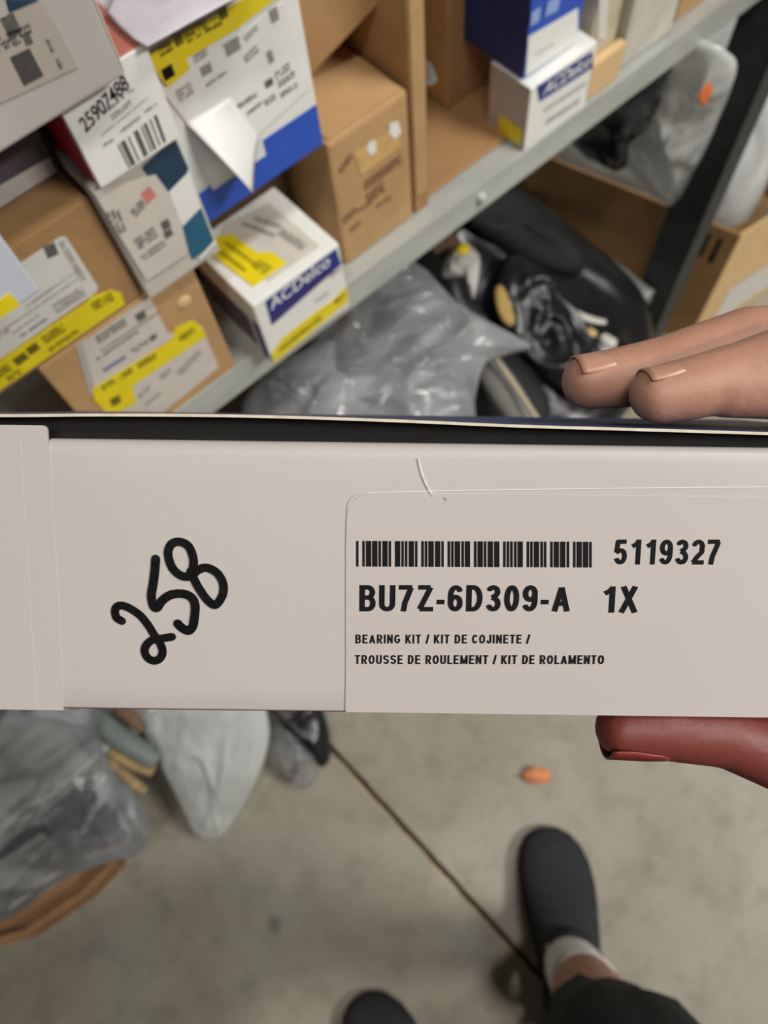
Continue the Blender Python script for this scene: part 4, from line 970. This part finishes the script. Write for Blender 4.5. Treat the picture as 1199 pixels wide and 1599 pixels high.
def blob_mesh(chains, voxel, smooth_it=6, seg=20):
    """closed cones and balls, merged into one skin by a voxel remesh"""
    bm = bmesh.new()
    for ch in chains:
        for i, (p, r_) in enumerate(ch):
            bmesh.ops.create_uvsphere(bm, u_segments=seg, v_segments=seg//2 + 2, radius=r_, matrix=Matrix.Translation(p))
            if i:
                q, r0 = ch[i-1]; d = p - q; L = d.length
                rot = d.to_track_quat('Z', 'Y').to_matrix().to_4x4()
                bmesh.ops.create_cone(bm, cap_ends=True, segments=seg, radius1=r0, radius2=r_, depth=L, matrix=Matrix.Translation((p+q)/2) @ rot)
    me = bpy.data.meshes.new('blob'); bm.to_mesh(me); bm.free()
    o = bpy.data.objects.new('blob', me); COL.objects.link(o)
    md = o.modifiers.new('r', 'REMESH'); md.mode = 'VOXEL'; md.voxel_size = voxel
    sm = o.modifiers.new('s', 'SMOOTH'); sm.iterations = smooth_it; sm.factor = 0.5
    dg = bpy.context.evaluated_depsgraph_get(); dg.update()
    out_ = bpy.data.meshes.new_from_object(o.evaluated_get(dg))
    bpy.data.objects.remove(o); bpy.data.meshes.remove(me)
    return out_
V = Vector
def chain(*a): return [(CW(*p[:3]), p[3]) for p in a]
hand = [
    chain((.0765, -.0328, .214, .0082), (.0860, -.0345, .214, .0089), (.100, -.0385, .214, .0092), (.124, -.0465, .2155, .0102), (.140, -.0470, .219, .0108), (.160, -.0430, .224, .0130)),   # index
    chain((.0960, -.0350, .2135, .0090), (.1100, -.0370, .2140, .0115), (.1300, -.0380, .217, .0140), (.160, -.030, .224, .0160)),   # flesh along the lower side of the index
    chain((.0625, -.0398, .234, .0085), (.0720, -.0410, .234, .0092), (.0855, -.0440, .234, .0096), (.1120, -.0525, .236, .0106), (.135, -.0530, .238, .0112), (.162, -.0470, .241, .0135)),   # middle
    chain((.0760, -.0420, .253, .0080), (.0990, -.0450, .253, .0090), (.1220, -.0520, .254, .0098), (.162, -.0455, .257, .0130)),   # ring
    chain((.1010, -.0445, .270, .0072), (.1180, -.0480, .270, .0080), (.1360, -.0510, .270, .0088), (.165, -.0410, .271, .0115)),   # little finger
    chain((.0690, .0625, .2215, .0082), (.0800, .0622, .2215, .0092), (.0985, .0640, .2215, .0096), (.1180, .0715, .222, .0108), (.1380, .0790, .223, .0140), (.160, .0650, .225, .0185), (.190, .0330, .230, .0190)),   # thumb
    chain((.160, -.0430, .224, .0130), (.178, -.020, .222, .0150), (.190, .0330, .230, .0190)),
    chain((.162, -.0470, .241, .0135), (.192, -.018, .240, .0150), (.225, .010, .232, .0200)),
    chain((.162, -.0455, .257, .0130), (.195, -.015, .255, .0150), (.228, .012, .240, .0200)),
    chain((.165, -.0410, .271, .0115), (.195, -.008, .265, .0150), (.226, .016, .245, .0200)),
    chain((.165, -.0380, .228, .0150), (.174, -.010, .230, .0160), (.176, .020, .230, .0170), (.166, .050, .227, .0165)),   # palm against the box end
    chain((.168, -.0400, .248, .0150), (.178, -.010, .248, .0165), (.182, .020, .244, .0180), (.190, .0330, .230, .0190)),
    chain((.170, -.0360, .266, .0130), (.184, -.008, .262, .0165), (.196, .018, .252, .0190), (.226, .014, .238, .0220)),
    chain((.180, -.030, .232, .0150), (.200, .000, .236, .0200), (.226, .014, .234, .0230)),
    chain((.182, -.030, .255, .0150), (.204, .000, .252, .0200), (.228, .016, .240, .0230)),
    chain((.190, .0330, .230, .0190), (.226, .014, .236, .0230), (.236, .022, .232, .0250), (.262, .055, .205, .0290), (.300, .115, .160, .0360), (.340, .175, .115, .0420)),   # wrist, forearm
]
hm_ = blob_mesh(hand, 0.0014, 5, 22)
# legs
RA, RK, RH = V((0.015, -0.245, 0.085)), V((0.000, -0.262, 0.48)), V((-0.110, -0.470, 0.86))
LA, LK, LH = V((-0.300, -0.290, 0.085)), V((-0.270, -0.270, 0.48)), V((-0.290, -0.410, 0.86))
def leg(A, Kn, H, toe):
    return [[(A + V((0, 0, -.035)), .026), (A + V((0, 0, .02)), .036), (A.lerp(Kn, .25), .043), (A.lerp(Kn, .62) + V((-.012, -.02, 0)), .054), (Kn, .056), (Kn.lerp(H, .45), .072), (H, .092)]]
RT = V((0.090, -0.150, 0.040)); LT = V((-0.258, -0.150, 0.040))
legs = leg(RA, RK, RH, RT) + leg(LA, LK, LH, LT) + [[(RH, .095), ((RH+LH)/2 + V((0, 0, .03)), .11), (LH, .095)], [((RH+LH)/2 + V((0, 0, .03)), .12), ((RH+LH)/2 + V((.02, .03, .14)), .125)]]
lm_ = blob_mesh(legs, 0.008, 6, 20)
bm = bmesh.new(); bm.from_mesh(hm_); nh = len(bm.verts); bm.from_mesh(lm_)
me = bpy.data.meshes.new('body'); bm.to_mesh(me); bm.free()
at = me.attributes.new('thumb_shade', 'FLOAT', 'POINT')
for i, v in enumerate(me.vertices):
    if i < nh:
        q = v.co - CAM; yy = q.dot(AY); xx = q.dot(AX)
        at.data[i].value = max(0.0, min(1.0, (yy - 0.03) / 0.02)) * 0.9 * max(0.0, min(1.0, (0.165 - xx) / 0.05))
for v in me.vertices: v.co -= ROOT
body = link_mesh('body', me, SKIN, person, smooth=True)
# nails
NAIL = mat('finger_nail', rgb(196, 146, 124), 0.3, 0.05, 60, sss=0.2)
NEDGE = mat('nail_edge', rgb(232, 206, 184), 0.35, 0.05, 60)
def nail(tip, base, r_, side, wid, length, start, m=None):
    """curved plate over the end of a finger; side = outward direction of the nail's middle"""
    ax = (base - tip).normalized(); n_ = (side - ax*side.dot(ax)).normalized(); s_ = ax.cross(n_)
    vv, ff = [], []; NA, NL_ = 10, 8
    for i in range(NL_ + 1):
        t = i / NL_; x = start + length*t
        ww = wid * (0.86 + 0.14*math.sin(math.pi*min(1, t + .25))) * (1.0 if t < .75 else math.sqrt(max(0.05, 1 - ((t-.75)/.27)**2)))
        for j in range(NA + 1):
            a = (j/NA - .5)*2*ww
            lift = 0.00005 - 0.0012*max(0, t - .6)
            vv.append(tip + ax*x + (n_*math.cos(a)*0.93 + s_*math.sin(a)*1.0)*(r_ + lift))
    for i in range(NL_):
        for j in range(NA): k = i*(NA+1)+j; ff.append((k, k+1, k+NA+2, k+NA+1))
    o = pyobj('nail', vv, ff, m or NAIL, body, ROOT, True)
    md = o.modifiers.new('t', 'SOLIDIFY'); md.thickness = 0.0006; md.offset = 0
    e = [vv[j] + n_*0.0001 for j in range(NA+1)]
    return o
UPC = -AY*0.9 - AZ*0.42
nail(CW(.0625, -.0398, .234), CW(.0855, -.0440, .234), .0087, UPC, 0.95, 0.0150, -0.0038)
nail(CW(.0765, -.0328, .214), CW(.100, -.0385, .214), .0083, -AY*0.95 - AZ*0.18, 0.95, 0.0140, -0.0036)
nail(CW(.0760, -.0420, .253), CW(.0990, -.0450, .253), .0081, -AY, 0.95, 0.012, -0.006)
nail(CW(.1010, -.0445, .270), CW(.1180, -.0480, .270), .0073, -AY, 0.95, 0.010, -0.005)
nail(CW(.0690, .0625, .2215), CW(.0985, .0640, .2215), .0090, AY, 1.05, 0.0185, -0.0050, mat('shaded_nail', rgb(126, 52, 45), 0.35, 0.05, 60))  # thumb nail darkened with the same painted shade

# shoes: lofted upper and sole
SHOE = mat('black_knit_shoe', rgb(44, 44, 50), 0.85, 0.2, 90, 0.6, 500)
SOLE = mat('black_rubber_sole', rgb(30, 30, 33), 0.6, 0.15, 60)
SOCK = mat('white_sock', rgb(246, 246, 248), 0.9, 0.03, 60, 0.5, 420)
SHORTS = mat('black_shorts_cloth', rgb(30, 31, 34), 0.85, 0.2, 60, 0.4, 300)
GREYC = mat('charcoal_shirt_cloth', rgb(74, 75, 78), 0.9, 0.15, 60, 0.4, 300)
def shoe(toe, dirv, L=0.275, wmax=0.052):
    d = V((dirv[0], dirv[1], 0)).normalized(); s = V((d.y, -d.x, 0)); heel = toe - d*L
    st = [(0.0, .020, .050), (.03, .031, .074), (.10, .036, .076), (.22, .0375, .074), (.33, .0395, .084), (.45, .0430, .084), (.58, .0480, .068), (.70, .0500, .052), (.80, .0485, .046), (.89, .0420, .040), (.955, .0310, .033), (.99, .0170, .025), (1.0, .0060, .020)]
    def rings(base, top, n=20):
        out_ = []
        for t, hw, h in st:
            hw = hw*wmax/0.050; r_ = []
            side = 0.006*math.sin(t*math.pi)
            for k in range(n):
                a = 2*math.pi*k/n; cx, sz = math.cos(a), math.sin(a)
                x = math.copysign(abs(cx)**0.75, cx)*hw
                z0_, z1_ = base(h), top(h)
                zz = (z0_+z1_)/2 + math.copysign(abs(sz)**(0.8), sz)*(z1_-z0_)/2
                if zz > z0_ + (z1_-z0_)*.5: x *= 1 - 0.30*((zz - z0_)/(z1_-z0_) - .5)*2
                r_.append(heel + d*(t*L) + s*(x + side) + V((0, 0, zz)))
            out_.append(r_)
        return out_
    v, f = loft(rings(lambda h: 0.012, lambda h: h))
    so = pyobj('shoe', v, f, SHOE, person, ROOT, True); so.modifiers.new('s', 'SUBSURF').levels = 1; so.modifiers['s'].render_levels = 2
    v, f = loft([[V((p.x, p.y, p.z)) + ((p - (heel + d*(st[i][0]*L))).dot(s))*0.07*s for p in r_] for i, r_ in enumerate(rings(lambda h: 0.0, lambda h: 0.020 + 0.004*0))])
    sl_ = pyobj('sole', v, f, SOLE, so, ROOT, True)
    # knit collar and creases over the instep
    c = heel + d*(0.27*L) + s*0.004
    rr_ = []
    for (rx, ry, z) in ((.060, .043, .050), (.060, .044, .070), (.058, .0445, .088), (.055, .044, .097), (.050, .041, .096), (.047, .040, .080)):
        rr_.append([c + d*(rx*math.cos(2*math.pi*k/20)*1.1 + (0.006 if z < .09 else 0)) + s*(ry*math.sin(2*math.pi*k/20)) + V((0, 0, z + 0.012*max(0, -math.cos(2*math.pi*k/20)))) for k in range(20)])
    v, f = loft(rr_, False, False); pyobj('collar', v, f, SHOE, so, ROOT, True)
    for k in range(3):
        t = .46 + .07*k
        hh = .076 - .022*(k/2)
        v, f = tube([heel + d*(t*L) + s*(0.004 + x) + V((0, 0, hh - 12*x*x)) for x in (-.024, -.012, 0, .012, .024)], 0.0022, 8); pyobj('lace', v, f, SHOE, so, ROOT, True)
    # heel pull tab
    v, f = tube([heel + V((0, 0, .078)) + d*.004, heel - d*.002 + V((0, 0, .095)), heel - d*.004 + V((0, 0, .114)), heel + d*.004 + V((0, 0, .118))], .006, 10, 0.5, s); pyobj('pull_tab', v, f, SHOE, so, ROOT, True)
    return c
toeR = Zp(853, 1291, 0.02); ankR = V((RA.x, RA.y, 0)); dR = (V((toeR.x, toeR.y, 0)) - ankR)
cR = shoe(V((toeR.x, toeR.y, 0)), dR)
toeL = Zp(562, 1558, 0.03)
cL = shoe(V((toeL.x, toeL.y, 0)), (0.30, 0.95))
def sock(A, Kn, d):
    rr_ = []; d = V((d[0], d[1], 0)).normalized(); e = V((d.y, -d.x, 0))
    for z, fw, rx, ry in ((.066, .010, .044, .034), (.082, .006, .043, .036), (.098, .004, .043, .038), (.115, .002, .042, .0385), (.135, .004, .0415, .0395), (.160, 0, .0405, .040), (.178, 0, .0415, .041), (.186, 0, .0435, .043), (.190, 0, .0435, .043), (.190, 0, .039, .039)):
        c = A.lerp(Kn, max(0, z - .085)/0.395); c.z = z; c = c + d*fw
        rr_.append([c + (d*(math.cos(2*math.pi*k/24)*rx) + e*(math.sin(2*math.pi*k/24)*ry))*(1 + .01*math.sin(k*5)) + V((0, 0, -.35*math.cos(2*math.pi*k/24)*rx if z < .12 else -.1*math.cos(2*math.pi*k/24)*rx)) for k in range(24)])
    v, f = loft(rr_, False, False); return pyobj('sock', v, f, SOCK, person, ROOT, True)
sock(RA, RK, dR); sock(LA, LK, (0.30, 0.95))
# shorts: one leg at a time, flared at the hem
def shorts_leg(Kn, H, c_hem, lobe=None):
    rr_ = []; NS = 28
    for t, r_ in ((-.30, .068), (-.26, .066), (0.0, .078), (.25, .098), (.5, .112), (.8, .128), (1.0, .140)):
        c = (Kn.lerp(H, t) if t > 0 else Kn + V((0, 0, t*0.4))) + c_hem*(1 - max(0, t))
        rr_.append([c + V((math.cos(2*math.pi*k/NS), math.sin(2*math.pi*k/NS), 0))*(r_*(1 + (.05*math.sin(k*1.35) + .03*math.sin(k*2.9))*(1 - max(0, t))) + (0.045*math.exp(-((2*math.pi*k/NS - lobe % (2*math.pi))/0.16)**2) if lobe is not None and t < 0 else 0)) for k in range(NS)])
    return loft(rr_, False, True)
v1, f1 = shorts_leg(RK, RH, V((-.016, .004, 0)), R(-42)); v2_, f2_ = shorts_leg(LK, LH, V((0, -.03, 0)))
k = len(v1); wv, wf = loft([[((RH+LH)/2) + V((0, 0, dz)) + V((.85, -.527, 0))*(sx*math.cos(2*math.pi*q/28)) + V((.527, .85, 0))*(sy*math.sin(2*math.pi*q/28)) for q in range(28)] for dz, sx, sy in ((-.10, .20, .12), (0, .205, .135), (.10, .19, .135), (.16, .175, .13))])
av = v1 + v2_ + wv; af = f1 + [tuple(i + k for i in q) for q in f2_] + [tuple(i + k + len(v2_) for i in q) for q in wf]
sh = pyobj('shorts', av, af, SHORTS, person, ROOT, True)
# hem of a loose shirt hanging forward
HB = (RH+LH)/2
rr_ = []
for dz, sx, sy, fw in ((-.14, .205, .15, .03), (-.08, .205, .15, .03), (.02, .205, .15, .02), (.12, .20, .15, .02), (.20, .19, .15, .03)):
    rr_.append([HB + V((0, 0, dz)) + V((.527, .85, 0))*fw + V((.85, -.527, 0))*(sx*math.cos(2*math.pi*q/40)) + V((.527, .85, 0))*(sy*math.sin(2*math.pi*q/40))*(1 + .05*math.sin(q*1.7)) for q in range(40)])
v, f = loft(rr_, False, True); pyobj('shirt_hem', v, f, GREYC, person, ROOT, True)
# sleeve round the elbow end of the forearm
P = [CW(.312, .132, .147), CW(.330, .160, .127), CW(.352, .192, .103), CW(.385, .24, .07)]
v, f = tube(P, [.050, .052, .055, .062], 20); pyobj('sleeve', v, f, GREYC, person, ROOT, True)
